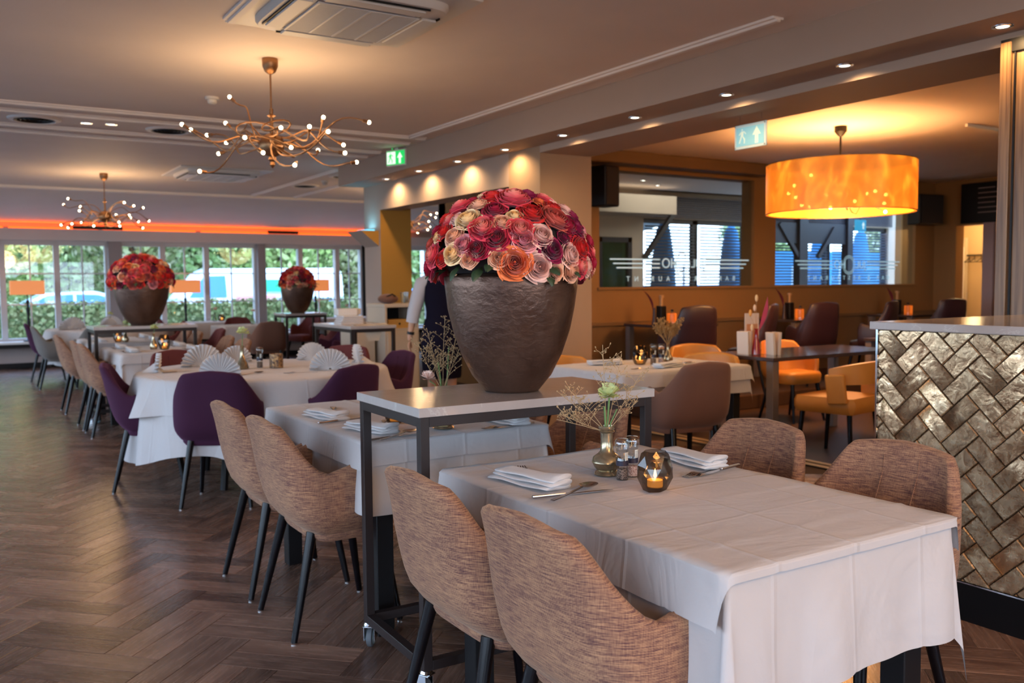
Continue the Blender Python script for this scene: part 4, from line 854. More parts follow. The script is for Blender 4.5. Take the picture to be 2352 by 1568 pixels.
def bouquet(x, y, z, roses, label, A=(.30, .27, .25), seed=1, extra=60, sc=1.0):
    r = random.Random(seed); t = thing('rose_bouquet', label, 'bouquet', (x, y, z))
    core = MB().lathe([(.215, -.035), (.24, -.01), (.255, .06), (.21, .14), (.12, .19), (.001, .205)], 32); obj('flower_core', core, mat('dark_core', (.02, .012, .012), .9), t, True)  # near-black body filling the inside of the rose dome
    placed = []
    for dx, dy, dz, rad, k in roses:
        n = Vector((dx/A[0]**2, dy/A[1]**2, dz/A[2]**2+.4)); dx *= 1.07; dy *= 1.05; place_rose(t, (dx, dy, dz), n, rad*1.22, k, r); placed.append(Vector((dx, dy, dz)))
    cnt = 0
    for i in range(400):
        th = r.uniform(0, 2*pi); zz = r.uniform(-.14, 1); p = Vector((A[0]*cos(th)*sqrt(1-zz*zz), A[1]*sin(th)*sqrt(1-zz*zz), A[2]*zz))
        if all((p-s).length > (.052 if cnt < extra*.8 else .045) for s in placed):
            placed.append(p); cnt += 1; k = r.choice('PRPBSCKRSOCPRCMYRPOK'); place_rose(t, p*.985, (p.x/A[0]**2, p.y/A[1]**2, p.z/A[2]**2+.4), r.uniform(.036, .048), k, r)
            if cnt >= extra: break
    for i in range(22):
        th = r.uniform(0, 2*pi); o = link('leaf', LEAFM, t, (.25*cos(th), .23*sin(th), r.uniform(-.03, .02))); s = r.uniform(.06, .09); o.scale = (s, s, s); o.rotation_euler = (radians(r.uniform(-50, -10)), r.uniform(-.4, .4), th-pi/2)
    if sc != 1: t.scale = (sc,)*3
    return t
def pot(x, y, z, label, R=.245, h=.42):
    r = random.Random(3); prof = [(.40, 0), (.43, .02), (.60, .14), (.75, .32), (.87, .52), (.95, .72), (.99, .90), (1.0, .985), (.985, 1.0), (.955, .985), (.93, .9), (.9, .7)]
    q = MB(); q.grid(lambda u, v: (lambda p: (p[0]*R*(1+.012*noise.noise(Vector((cos(6.28318*u)*2.5, sin(6.28318*u)*2.5, p[1]*4))))*cos(2*pi*u), p[0]*R*(1+.012*noise.noise(Vector((cos(6.28318*u)*2.5, sin(6.28318*u)*2.5, p[1]*4))))*sin(2*pi*u), p[1]*h))(prof[round(v*11)] if True else 0), 64, 11, cu=True)
    q.face([i for i in range(63, -1, -1)])
    t = thing('flower_pot', label, 'flower pot', (x, y, z)); obj('pot_body', q, BRONZE, t, 'all')
    obj('pot_lid', MB().lathe([(.93*R, .93*h), (.70*R, 1.06*h), (.40*R, 1.12*h), (.001, 1.14*h)], 40, cap=False), BRONZE, t, 'all'); return t
pot(1.76, 2.785, .961, 'big tapered hammered bronze pot in the middle of the picture')
bouquet(1.762, 2.79, 1.425, ROSES, 'large dome of pink, red and cream roses in the big near pot', seed=4, extra=70)
pot(1.76, 10.0, .961, 'bronze tapered pot far left before the windows', .275, .42)
bouquet(1.76, 10.0, 1.42, [], 'dome of red and cream roses in the far left pot', seed=9, extra=110, sc=1.06)
pot(4.38, 12.76, .961, 'bronze tapered pot on the third stand before the middle windows', .245, .41)
bouquet(4.38, 12.76, 1.38, [], 'smaller dome of red and orange roses in the third pot', A=(.27,.25,.26), seed=13, extra=95, sc=.95)

# ---------------------------------------------------------------- counter with herringbone tiles
CX, CY0, CY1, CZ0, CZ1 = 3.385, .2, 2.41, .155, 1.145
ct = thing('tiled_counter', 'counter clad in pewter herringbone tiles with grey stone top', 'counter', (CX, 0, 0))
obj('body', MB().box((.008, CY0, .0), (1.2, CY1, CZ1)), GROUT, ct)
obj('kick_plate', MB().box((-.006, CY0, 0), (.02, CY1+.002, CZ0-.004), .002), SKIRT, ct)
obj('kick_trim', MB().box((-.009, CY0, CZ0-.004), (.0, CY1+.002, CZ0+.001)), CHROME, ct)
obj('corner_strip', MB().box((-.010, CY1-.003, CZ0), (.0, CY1+.006, CZ1)), CHROME, ct)
obj('stone_top', MB().box((-.030, CY0-.02, CZ1), (1.22, CY1+.025, CZ1+.033), .003), MARBLE, ct)
def clip(poly, y0, y1, z0, z1):
    def cl(P, ax, val, sg):
        out = []
        for i in range(len(P)):
            a, b = P[i], P[(i+1) % len(P)]; ia, ib = sg*(a[ax]-val) >= 0, sg*(b[ax]-val) >= 0
            if ia: out.append(a)
            if ia != ib: s = (val-a[ax])/(b[ax]-a[ax]); out.append((a[0]+(b[0]-a[0])*s, a[1]+(b[1]-a[1])*s))
        return out
    for ax, val, sg in ((0,y0,1),(0,y1,-1),(1,z0,1),(1,z1,-1)):
        poly = cl(poly, ax, val, sg)
        if len(poly) < 3: return None
    return poly
TW = .0745; TL = 2*TW; g = .0035
tl = herring(2, TW, TL, g, 2.115, .80+.0, .3, 2.6, 0, 1.4)   # here x -> y axis, y -> z axis
cnt = 0
for Yc, Zc, a in tl:
    e1 = (cos(a), sin(a)); e2 = (-sin(a), cos(a)); l2, w2 = TL/2-g/2, TW/2-g/2
    P = [(Yc+e1[0]*sx_*l2+e2[0]*sy_*w2, Zc+e1[1]*sx_*l2+e2[1]*sy_*w2) for sx_, sy_ in ((-1,-1),(1,-1),(1,1),(-1,1))]
    P = clip(P, CY0, CY1-.003, CZ0+.002, CZ1-.001)
    if not P or Yc < .6: continue
    c_ = (sum(p[0] for p in P)/len(P), sum(p[1] for p in P)/len(P)); k = len(P); rr = random.Random(cnt)
    tx, tz = rr.uniform(-.02, .02), rr.uniform(-.02, .02); q = MB()
    def sh(p, s): return (p[0]-c_[0])*s, (p[1]-c_[1])*s
    V = [(.008, p[0]-c_[0], p[1]-c_[1]) for p in P]+[(-.000, p[0]-c_[0], p[1]-c_[1]) for p in P]
    ins = .0045; V += [(-.004+(p[0]-c_[0])*tx+(p[1]-c_[1])*tz, (p[0]-c_[0])*(1-ins/max(.006, hypot(*sh(p,1)))), (p[1]-c_[1])*(1-ins/max(.006, hypot(*sh(p,1))))) for p in P]
    V.append((-.0045, 0, 0)); F = [(i, (i+1)%k, k+(i+1)%k, k+i) for i in range(k)]+[(k+i, k+(i+1)%k, 2*k+(i+1)%k, 2*k+i) for i in range(k)]+[(2*k+i, 2*k+(i+1)%k, 3*k) for i in range(k)]
    q.add(V, [f[::-1] for f in F]); obj('tile', q, TILE, ct, True, (0, c_[0], c_[1])); cnt += 1
# oak-clad pillar rising behind the counter
t = struct('pillar_right', MB().box((4.62, .6, 0), (5.2, 2.58, 2.54)), OAKP)
obj('corner_post', MB().box((4.60, 2.545, 0), (4.64, 2.60, 2.55), .003), OAKP, t); obj('top_rail', MB().box((4.605, .6, 2.50), (4.63, 2.60, 2.565)), BLACK, t); obj('joint', MB().box((4.612, 2.525, 0), (4.622, 2.535, 2.5)), BLACK, t)
# ---------------------------------------------------------------- things on the tables
ZT = .768
def squash(q, th): return q
def napkin_me(seed=1, L=.25, Wd=.10):
    q = MB(); r = random.Random(seed)
    for k in range(3):
        z0 = .0065+k*.0105; wd = Wd/2-.006*k; ox = r.uniform(-.006, .006); oy = .004*k; tw = r.uniform(-.05, .05)
        def f(u, v, z0=z0, wd=wd, ox=ox, oy=oy, tw=tw, k=k):
            a = 2*pi*v; c_, s_ = cos(a), sin(a); y = wd*(abs(c_)**.55)*(1 if c_ > 0 else -1)+oy; th = .0052*(1+.9*max(0, u-.7)/.3*(c_ > 0)); x = (u-.5)*L+ox+tw*y
            return (x, y+.003*sin(5*u+k), z0+th*s_+.010*k*max(0, u-.6)*(c_ > -.2)+.0022*sin(8*u+2*k)*sin(3*v))
        b = len(q.v); q.grid(lambda u, v: f(v, u), 18, 10, cu=True); q.face([b+i for i in range(17, -1, -1)]); q.face([b+10*18+i for i in range(18)])
    q.v = [(x, y, max(.0005, z)) for x, y, z in q.v]
    return q
def fork_me(L=.20):
    q = MB(); n_ = 14
    def h(u): return .0012+.004*math.exp(-((u-.72)/.10)**2)+.009*max(0, u-.80)
    def f(u, v):
        w = .0035+.0045*max(0, .25-u)*3 if u < .6 else (.0035+(u-.6)*.07 if u < .76 else .0145); return ((u-.5)*L, (v-.5)*2*min(w, .0125), h(u)+.0008)
    q.grid(lambda u, v: f(u*.80, v), n_, 2); q.grid(lambda u, v: tuple(Vector(f(u*.80, v))-Vector((0,0,.0016))), n_, 2, flip=True)
    for k in range(4):
        y = -.0098+k*.0065; q.bar(((.78-.5)*L, y, h(.78)), ((.90-.5)*L, y, h(.9)-.0005), .0032, .0016); q.bar(((.90-.5)*L, y, h(.9)-.0005), (.5*L, y*.92, h(1)-.001), .0028, .0016)
    return q
def knife_me(L=.22):
    q = MB(); q.box((-.5*L, -.0045, .0005), (-.02, .0045, .006), .0018)
    q.add([(-.02,-.004,.001),(-.02,.004,.001),(.04,.010,.001),(.5*L-.02,.008,.001),(.5*L,-.004,.001),(-.02,-.004,.0025),(-.02,.004,.0015),(.04,.010,.0013),(.5*L-.02,.008,.0013),(.5*L,-.004,.0022)], [(0,1,2,3,4)[::-1],(5,6,7,8,9),(0,4,9,5),(1,0,5,6)[::-1],(1,2,7,6),(2,3,8,7),(3,4,9,8)]); return q
def spoon_me(L=.20):
    q = MB(); n_ = 10
    q.grid(lambda u, v: (-.5*L+u*(L-.055), (v-.5)*2*(.0055-.003*u), .0015+.006*u*u), n_, 2); q.grid(lambda u, v: (-.5*L+u*(L-.055), (v-.5)*2*(.0055-.003*u), .0+.006*u*u), n_, 2, flip=True)
    q.grid(lambda u, v: (.5*L-.032+.033*v*cos(2*pi*u), .021*v*sin(2*pi*u), .0012+.006*v*v), 20, 5, cu=True); return q
ME = dict(fork=fork_me().mesh('fork', SILVER, True), knife=knife_me().mesh('knife', SILVER, True), spoon=spoon_me().mesh('spoon', SILVER, 'all'))
NAPS = [napkin_me(i).mesh('folded_napkin', NAPK, 'all') for i in range(3)]
def lay(kind, x, y, deg, label, z=ZT, grp=None):
    me = NAPS[rnd.randrange(3)] if kind == 'folded_napkin' else ME[kind]
    o = link(kind, me, None, (x, y, z), radians(deg)); tag(o, label, 'napkin' if kind == 'folded_napkin' else 'cutlery', grp)
    if kind != 'folded_napkin': o.scale = (1.12, 1.2, 1.3)
    return o
# nearest table
lay('folded_napkin', 1.43, 2.17, -80, 'folded white napkin left on the nearest table'); lay('fork', 1.49, 2.29, 62, 'fork with tines raised beyond the left napkin of the nearest table')
lay('knife', 1.455, 1.99, -10, 'knife beside the spoon on the nearest table'); lay('spoon', 1.455, 1.985, 22, 'spoon lying across the knife on the nearest table', ZT+.006)
lay('folded_napkin', 2.03, 2.13, -95, 'folded white napkin at the far right edge of the nearest table'); lay('fork', 1.965, 2.0, 195, 'fork before the right napkin of the nearest table')
lay('knife', 2.0, 1.985, 190, 'knife beside the right fork of the nearest table')
# second table
lay('folded_napkin', 1.41, 3.78, -80, 'folded napkin on the second table, farther of the left pair'); lay('fork', 1.53, 3.99, 70, 'fork beyond the farther left napkin of the second table'); lay('knife', 1.44, 3.66, 16, 'knife by the farther left napkin of the second table')
lay('folded_napkin', 1.43, 3.33, -75, 'folded napkin on the second table seen through the stand frame'); lay('fork', 1.55, 3.47, 60, 'fork raised behind the napkin seen through the stand frame'); lay('knife', 1.45, 3.14, 14, 'knife on the second table left of the front stand post'); lay('spoon', 1.46, 3.13, 28, 'spoon crossing the knife behind the front stand post', ZT+.006)
lay('folded_napkin', 1.99, 3.22, -85, 'folded napkin under the middle of the near stand top'); lay('fork', 1.93, 3.12, 190, 'fork by the napkin under the near stand top'); lay('knife', 1.95, 3.10, 184, 'knife by the napkin under the near stand top')
lay('folded_napkin', 1.99, 3.85, -85, 'folded napkin on the second table hidden behind the stand top')
for i, (tx, ty) in enumerate(((1.72, 9.05), (1.72, 10.9))):
    nm = ('table before the far flower stand', 'table behind the far flower stand')[i]
    for k, (dx, dy, w_) in enumerate(((-.27, -.3, 'near left'), (-.27, .28, 'far left'), (.27, -.3, 'near right'), (.27, .28, 'far right'))):
        lay('folded_napkin', tx+dx, ty+dy, 90, 'folded napkin %s on the %s' % (w_, nm)); lay('fork', tx+dx-.08, ty+dy, 90, 'fork beside the %s napkin on the %s' % (w_, nm))
lay('folded_napkin', 4.02, 5.10, -20, 'folded napkin at the back left of the table near the bar'); lay('folded_napkin', 4.25, 4.68, 10, 'flat napkin at the near edge of the table near the bar')
lay('fork', 4.03, 4.66, 165, 'fork at the near edge of the table near the bar'); lay('spoon', 4.50, 4.80, 20, 'shiny spoon right on the table near the bar'); lay('knife', 4.52, 4.84, 175, 'knife right on the table near the bar')

def lathe_obj(name, prof, m_, parent, n_=28, loc=None, smooth=True): return obj(name, MB().lathe(prof, n_, cap=False), m_, parent, smooth, loc)
def brass_vase(x, y, label, h=.215, z=ZT, squat=False):
    t = thing('brass_vase', label, 'vase', (x, y, z))
    p = [(.001,.001),(.040,.001),(.043,.006),(.040,.014),(.033,.022),(.042,.036),(.050,.058),(.046,.078),(.030,.094),(.022,.106),(.020,.15),(.021,.185),(.026,.192),(.023,.197),(.027,.206),(.027,h),(.022,h),(.018,.19),(.018,.12)]
    p = [(r*(1.05 if squat else .92), z*.70) for r, z in p]
    lathe_obj('body', p, BRASS, t); return t
def carnation(parent, p, r, m_, seed=1):
    rr = random.Random(seed); q = MB()
    for k in range(26):
        a = rr.uniform(0, 2*pi); el = radians(rr.uniform(-15, 85)); L = r*rr.uniform(.8, 1.1); w = r*rr.uniform(.45, .7); d = Vector((cos(a)*cos(el), sin(a)*cos(el), sin(el))); sd = d.cross(Vector((0,0,1)) if abs(d.z) < .95 else Vector((1,0,0))).normalized(); up = sd.cross(d); ph = rr.uniform(0, 6)
        q.grid(lambda u, v: Vector(p)+d*L*(.15+.85*v)+sd*(u-.5)*w*(.25+.9*v)*1.6+up*(.10*r*sin(9*u+ph)*v+.18*r*v*v), 6, 4)
    return obj('flower_head', q, m_, parent, 'all')
def stem(parent, pts, r=.002, m_=STEM, nm='stem'): return obj(nm, MB().tube(pts, r, 6), m_, parent, True)
def sprig(parent, base, tip, m_, seed, n_=14, spread=.06, droplets=True, r0=.0009):
    """airy grass panicle: fine stalks with seed ends"""
    rr = random.Random(seed); q = MB(); b = Vector(base); t_ = Vector(tip); ax = (t_-b)
    q.tube([b, b+ax*.5+Vector((rr.uniform(-.008,.008), rr.uniform(-.008,.008), 0)), t_], r0, 5)
    for k in range(n_):
        u = .35+.62*k/n_; p = b+ax*u; a = rr.uniform(0, 2*pi); L = spread*(1.15-u)*rr.uniform(.7, 1.4)+.015; d = (Vector((cos(a), sin(a), .8))).normalized(); e = p+d*L
        q.tube([p, p+d*L*.5+Vector((0,0,.004)), e], r0*.6, 4)
        for j in range(3): f_ = p+d*L*(.5+.22*j); g2 = f_+Vector((rr.uniform(-1,1), rr.uniform(-1,1), rr.uniform(0,1)))*.010; q.tube([f_, g2], r0*.5, 4); q.tube([g2, g2+(g2-f_)*.45], r0*2.0, 5)
    return obj('grass_sprig', q, m_, parent)
v = brass_vase(1.692, 2.139, 'brass bottle vase with a pale green carnation on the nearest table')
stem(v, [(0,0,.05),(.004,.003,.15),(.010,.0,.235)], .003); stem(v, [(0,0,.05),(-.005,0,.15),(-.006,.004,.21)], .003); stem(v, [(0,0,.05),(.012,-.004,.16),(.032,-.01,.20)], .002)
carnation(v, (.008,.0,.242), .036, GREENFL, 3)
for i, tp in enumerate(((-.13,.06,.38),(-.16,.02,.30),(-.12,.05,.42),(.05,-.01,.56),(.10,-.05,.48),(.09,-.04,.34),(-.13,.08,.26),(.0,.02,.60))): sprig(v, (0,0,.13), (tp[0], tp[1], tp[2]*.66), DRY, 20+i, 12, .055)
v = brass_vase(1.703, 3.22, 'squat brass vase under the near stand with tall dry grass and pink carnation', squat=True)
stem(v, [(0,0,.05),(-.01,0,.2),(-.02,.0,.27)], .003); carnation(v, (-.055,.02,.205), .030, PINKFL, 5); stem(v, [(0,0,.05),(-.03,.01,.18),(-.05,.02,.195)], .0022); stem(v, [(0,0,.05),(.02,0,.2),(.03,0,.33)], .0025)
for i, tp in enumerate(((.015,0,.46),(-.055,.03,.41),(.06,-.02,.40),(-.09,.05,.36),(.07,-.03,.34),(-.05,.01,.33))): sprig(v, (0,0,.15), tp, DRY, 40+i, 12, .07, r0=.0012)
def mill(x, y, label, fill, z=ZT, s=1.0):
    t = thing('spice_mill', label, 'spice mill', (x, y, z))
    lathe_obj('glass_jar', [(.001,.001),(.0205,.001),(.0215,.004),(.0215,.075),(.019,.082)], CLEARG, t, 20); lathe_obj('filling', [(.001,.004),(.0185,.004),(.0185,.040),(.001,.043)], fill, t, 16)
    lathe_obj('dark_band', [(.0222,.052),(.0222,.070)], mat('mill_label', (.012,.01,.03), .4), t, 20)
    lathe_obj('clear_head', [(.019,.080),(.023,.084),(.023,.098),(.020,.101),(.022,.105),(.022,.112),(.026,.120),(.026,.138),(.020,.146),(.001,.147)], CLEARG, t, 20)
    obj('barcode_sticker', MB().box((-.006,-.0232,.072),(.006,-.0222,.100)), mat('sticker', (.7,.75,.72), .5), t)
    q = MB()
    for i in range(6): q.box((-.0048,-.0236,.074+i*.0042),(.0048,-.0231,.0755+i*.0042))
    obj('barcode_lines', q, BLACK, t)
    if s != 1: t.scale = (s,)*3
    return t
PEPPER = mat('peppercorns', (.05,.03,.025), .8); nn = N(PEPPER); nn.color(nn.ramp(nn.noise(nn.coord('Object'), 220, 2), [(.4, (.02,.012,.01)), (.6, (.30,.22,.18))])); SALT = mat('pink_salt', (.55,.33,.28), .7); nn = N(SALT); nn.color(nn.ramp(nn.noise(nn.coord('Object'), 260, 2), [(.4, (.35,.15,.12)), (.6, (.75,.6,.55))]))
mill(1.686, 2.058, 'clear spice mill with black peppercorns on the nearest table', PEPPER, s=.84); mill(1.738, 2.075, 'clear spice mill with pink salt behind the pepper mill', SALT, s=.84)
mill(1.909, 6.41, 'pepper mill with pale label on the near round table', PEPPER); mill(4.30, 4.90, 'dark pepper mill on the table near the bar', PEPPER); mill(4.35, 4.87, 'salt mill with blue glint on the table near the bar', SALT)
mill(1.66, 3.36, 'spice mill glimpsed under the near stand beside the squat vase', PEPPER)
def candle_glass(x, y, label, z=ZT, R=.046, H=.125, facets=8, m_=SMOKE, e=.5, dark=False):
    t = thing('candle_holder', label, 'candle holder', (x, y, z)); q = MB(); rr = random.Random(int(x*100))
    prof = [(.55, .0), (.72, .03), (1.0, .30), (1.02, .62), (.78, .90), (.60, 1.0)]
    ring = [[(prof[k][0]*R*cos(2*pi*(i+.5*(k % 2))/facets)*rr.uniform(.96,1.04), prof[k][0]*R*sin(2*pi*(i+.5*(k % 2))/facets), prof[k][1]*H+(rr.uniform(-.004,.004) if 0 < k < 5 else 0)) for i in range(facets)] for k in range(6)]
    for k in range(5):
        b0 = len(q.v); q.v += ring[k]+ring[k+1]
        for i in range(facets):
            j = (i+1) % facets
            if k % 2 == 0: q.face((b0+i, b0+j, b0+facets+i)); q.face((b0+j, b0+facets+j, b0+facets+i))
            else: q.face((b0+i, b0+j, b0+facets+j)); q.face((b0+i, b0+facets+j, b0+facets+i))
    b0 = len(q.v); q.v += ring[0]; q.face([b0+i for i in range(facets-1,-1,-1)])
    obj('faceted_glass', q, m_, t); lathe_obj('tealight_cup', [(.001,.010),(.024,.010),(.025,.034),(.023,.035)], CLEARG, t, 20); lathe_obj('wax', [(.001,.012),(.022,.012),(.022,.030),(.001,.031)], CANDLE, t, 20)
    lathe_obj('flame', [(.0005,.033),(.0045,.040),(.004,.048),(.0005,.062)], FLAME, t, 10)
    light('candle_glow', 'POINT', (0,0,.06), e*.22, (1,.45,.12), .012, parent=t); return t
candle_glass(1.675, 1.90, 'smoked faceted candle glass with lit tealight on the nearest table', R=.050, H=.112, e=.6)
candle_glass(1.60, 3.46, 'dark candle glass under the near stand on the second table', R=.045, H=.10)
candle_glass(4.21, 4.94, 'smoked faceted candle glass on the white table near the bar', R=.056, H=.14, e=1.0)
candle_glass(1.74, 8.85, 'candle glass glowing on the table before the far flower stand', R=.055, H=.14, m_=SMOKE, e=.8)
candle_glass(1.58, 10.4, 'small candle glow on the table behind the far flower stand', R=.05, H=.12)
candle_glass(4.0, 15.55, 'lit candle glass on the table at the middle window', R=.06, H=.12); candle_glass(6.5, 15.75, 'lit candle glass on the table at the right window', R=.06, H=.12)
def cyl_candle(x, y, label, z, R=.045, H=.10, m_=CANDLED, lit=True):
    t = thing('candle_glass', label, 'candle holder', (x, y, z)); lathe_obj('glass', [(.001,.001),(R,.001),(R,H),(R*.93,H),(R*.93,.01),(.001,.01)], m_, t, 24)
    lathe_obj('wax', [(R*.9,.008),(R*.9,H*.55),(.001,H*.56)], CANDLE, t, 20)
    if lit: lathe_obj('flame', [(.0005,H*.56),(.004,H*.62),(.0005,H*.78)], FLAME, t, 8)
DCAND = mat('mercury_brown_glass', (.16,.09,.05), .35, .6); nn = N(DCAND); nn.color(nn.ramp(nn.noise(nn.coord('Object'), 60, 3), [(.35,(.05,.03,.03)),(.65,(.42,.24,.10))]))
cyl_candle(2.006, 6.335, 'mottled brown candle glass on the near round table', ZT, .048, .10, DCAND, False)
cyl_candle(5.73, 5.13, 'orange glowing candle glass on the dark bar table', .761, .042, .10)
for x, l in ((7.08, 'orange candle glass on the left wall table'), (9.26, 'orange candle glass on the middle wall table'), (11.55, 'orange candle glass on the right wall table')): cyl_candle(x, 7.75, l, .891, .055, .11)
# round table: fan napkins, vase, cutlery
def fan_me(seed=0, R=.125):
    q = MB(); n_ = 16; r = random.Random(seed)
    def f(u, v):
        a = radians(-8+196*u); k = u*n_*2; zig = .013*(1 if int(round(k)) % 2 else -1); rr = R*(.06+.94*v); return (-rr*cos(a), zig*v*1.2-.01*v*sin(a), max(.001, rr*sin(a)*1.0+.004))
    q.grid(f, n_*2, 4); q.add([(-.10,-.03,.001),(.10,-.03,.001),(.04,.10,.001),(-.04,.10,.001),(0,.02,.06)], [(0,1,2,3)[::-1],(0,4,3),(1,2,4),(2,3,4)]); return q
FANS = [fan_me(i).mesh('fan_napkin', NAPK, False) for i in range(2)]
for x, y, a, l, s in ((1.24, 6.55, 75, 'napkin fan seen edge-on at the left of the near round table', 1), (1.60, 6.80, 8, 'large napkin fan behind the blue-lit one', 1.25), (1.53, 6.03, -28, 'bluish napkin fan above the plum chair back', 1.1), (2.44, 6.78, -45, 'tilted napkin fan at the back right of the round table', 1.1), (2.26, 5.94, -30, 'upright napkin fan at the near right of the round table', 1.15), (2.60, 6.25, -100, 'pointed napkin at the right end of the round table', 1.15), (1.9, 7.0, 0, 'napkin fan at the back of the near round table', 1)):
    o = link('fan_napkin', FANS[rnd.randrange(2)], None, (x, y, ZT), radians(a)); o.scale = (s,)*3; tag(o, l, 'napkin'); solid(o, .0012)
for i, a in enumerate(range(0, 360, 60)):
    x, y = 2.05+.58*cos(radians(a+20)), 14.2+.58*sin(radians(a+20)); o = link('fan_napkin', FANS[i % 2], None, (x, y, ZT), radians(-30+15*i)); o.scale = (1.25,)*3; tag(o, 'white fan napkin on the far round table, at its '+('far right', 'far side', 'far left', 'near left', 'near side', 'near right')[i], 'napkin', 'fan napkins on the far round table'); solid(o, .0012)
t = thing('glass_vase', 'bottle-shaped grey vase with green carnation on the near round table', 'vase', (1.777, 6.386, ZT)); lathe_obj('body', [(.001,.001),(.042,.001),(.046,.008),(.038,.035),(.020,.070),(.013,.10),(.012,.15),(.016,.162),(.013,.162)], BRASS, t)
stem(t, [(0,0,.1),(.004,0,.2),(.008,0,.25)], .0025); carnation(t, (.008,0,.255), .042, GREENFL, 8)
lay('spoon', 1.72, 5.98, 30, 'spoon with orange glint above the plum chair on the round table'); lay('fork', 2.02, 5.86, 170, 'fork at the near edge of the round table'); lay('knife', 1.36, 6.42, 10, 'knife by the edge-on napkin on the round table')
def small_vase(x, y, label, kind=0, z=ZT):
    t = thing('flower_vase', label, 'vase', (x, y, z)); lathe_obj('body', [(.001,.001),(.030,.001),(.038,.03),(.022,.07),(.012,.10),(.012,.14),(.016,.15)], BRASS if kind else GREENG, t, 20)
    stem(t, [(0,0,.1),(.01,0,.19)], .0025)
    if kind == 2:
        for i in range(9): a = i*.7; sprig(t, (0,0,.13), (.10*cos(a), .10*sin(a), .26+.03*(i % 3)), PAMPAS, 60+i, 16, .06, r0=.003)
        carnation(t, (-.045, .02, .105), .022, mat('apricot_petal', (.85,.5,.25), .6), 4)
    else: carnation(t, (.01,0,.20), .035, GREENFL if kind else PINKFL, 6+kind)
small_vase(4.44, 4.90, 'brass vase with rusty grass on the white table near the bar', 2); small_vase(1.64, 10.33, 'small vase with white flower on the table behind the far flower stand', 1)
small_vase(1.66, 8.92, 'small dark flower vase beside the candle before the far flower stand', 1); small_vase(3.9, 15.6, 'small vase on the table at the middle window', 0); small_vase(6.35, 15.8, 'small vase on the table at the right window', 0); small_vase(2.05, 14.2, 'vase in the middle of the far round table', 1); small_vase(4.05, 13.9, 'vase with purple flowers behind the brown chair', 0)
# bar table set: menu holders, red vase with feather, card
t = thing('menu_holder', 'pale folded menu holder left on the dark bar table', 'menu holder', (5.55, 5.20, .761), .3); PALE = mat('pale_card', (.62,.52,.44), .5)
for k, xx in enumerate((-.022, .022)): obj('cover', MB().box((xx-.012, -.05, 0), (xx+.012, .05, .19), .002).xf(Matrix.Rotation((-.06, .06)[k], 4, 'Y')), PALE, t)
t = thing('menu_holder', 'pale folded menu holder right of the red vase', 'menu holder', (5.69, 5.02, .761), -.2)
for k, xx in enumerate((-.022, .022)): obj('cover', MB().box((xx-.012, -.05, 0), (xx+.012, .05, .185), .002).xf(Matrix.Rotation((-.06, .06)[k], 4, 'Y')), PALE, t)
t = thing('red_vase', 'slim red glass vase with red feather and seed heads on the bar table', 'vase', (5.62, 5.14, .761)); RED = mat('red_glass', (.30,.01,.015), .15, coat=.5)
lathe_obj('body', [(.001,.001),(.038,.001),(.032,.06),(.016,.14),(.014,.20),(.018,.21)], RED, t)
obj('feather', MB().grid(lambda u, v: (.03+.10*v+.02*sin(pi*v), (u-.5)*.05*sin(pi*min(.99, v+.03)), .19+.28*v), 3, 10), mat('crimson_feather', (.35,.02,.06), .6), t, 'all')
for k, (dx, dz, c_) in enumerate(((-.07,.34,(.75,.35,.08)), (-.02,.38,(.70,.50,.35)), (.0,.46,(.75,.52,.28)), (-.05,.22,(.7,.5,.3)))): st = stem(t, [(0,0,.18),(dx*.6,.0,.18+(dz-.18)*.6),(dx,0,dz-.03)], .0015, DRY); obj('seed_head', MB().sphere((dx,0,dz), .013, 8, 8, 2.2), mat('seed_head_%d' % k, c_, .7), t, True)
t = thing('photo_card', 'upright photo menu card behind the red vase on the bar table', 'menu card', (5.74, 5.30, .761), -.3); obj('card', MB().box((-.065,-.004,0),(.065,.004,.33)), PALE, t); obj('picture', MB().box((-.05,-.006,.05),(.05,-.004,.24), .001), mat('food_picture', (.50,.22,.10), .5), t)
for x, l in ((6.93, 'left wall table'), (9.08, 'middle wall table'), (11.3, 'right wall table')):
    t = thing('dark_bottle', 'dark square bottle on the '+l, 'bottle', (x, 7.76, .891)); obj('bottle_body', MB().box((-.045,-.045,0),(.045,.045,.20),.01), BLACK, t); lathe_obj('neck', [(.02,.20),(.02,.29),(.03,.295),(.03,.32),(.001,.32)], mat('gold_cap', (.4,.22,.08), .4), t, 16)
    t = thing('feather_vase', 'thin dark vase with curled red feather on the '+l, 'vase', (x-.14, 7.72, .891)); lathe_obj('body', [(.001,.001),(.03,.001),(.018,.10),(.014,.18)], DLEATH, t, 16)
    obj('feather', MB().grid(lambda u, v: (-.02-.16*v*v, (u-.5)*.045*sin(pi*min(.99, v+.05)), .16+.26*v-.03*v*v), 3, 10), mat('dark_red_feather', (.16,.02,.03), .6), t, 'all')
    t = thing('sauce_bottle', 'small pale bottle with dark cap beside the candle on the '+l, 'bottle', (x+.04, 7.62, .891)); lathe_obj('glass', [(.001,.001),(.03,.001),(.03,.10),(.014,.12),(.014,.14)], CLEARG, t, 16); lathe_obj('cap', [(.016,.14),(.016,.16),(.001,.16)], BLACK, t, 12)
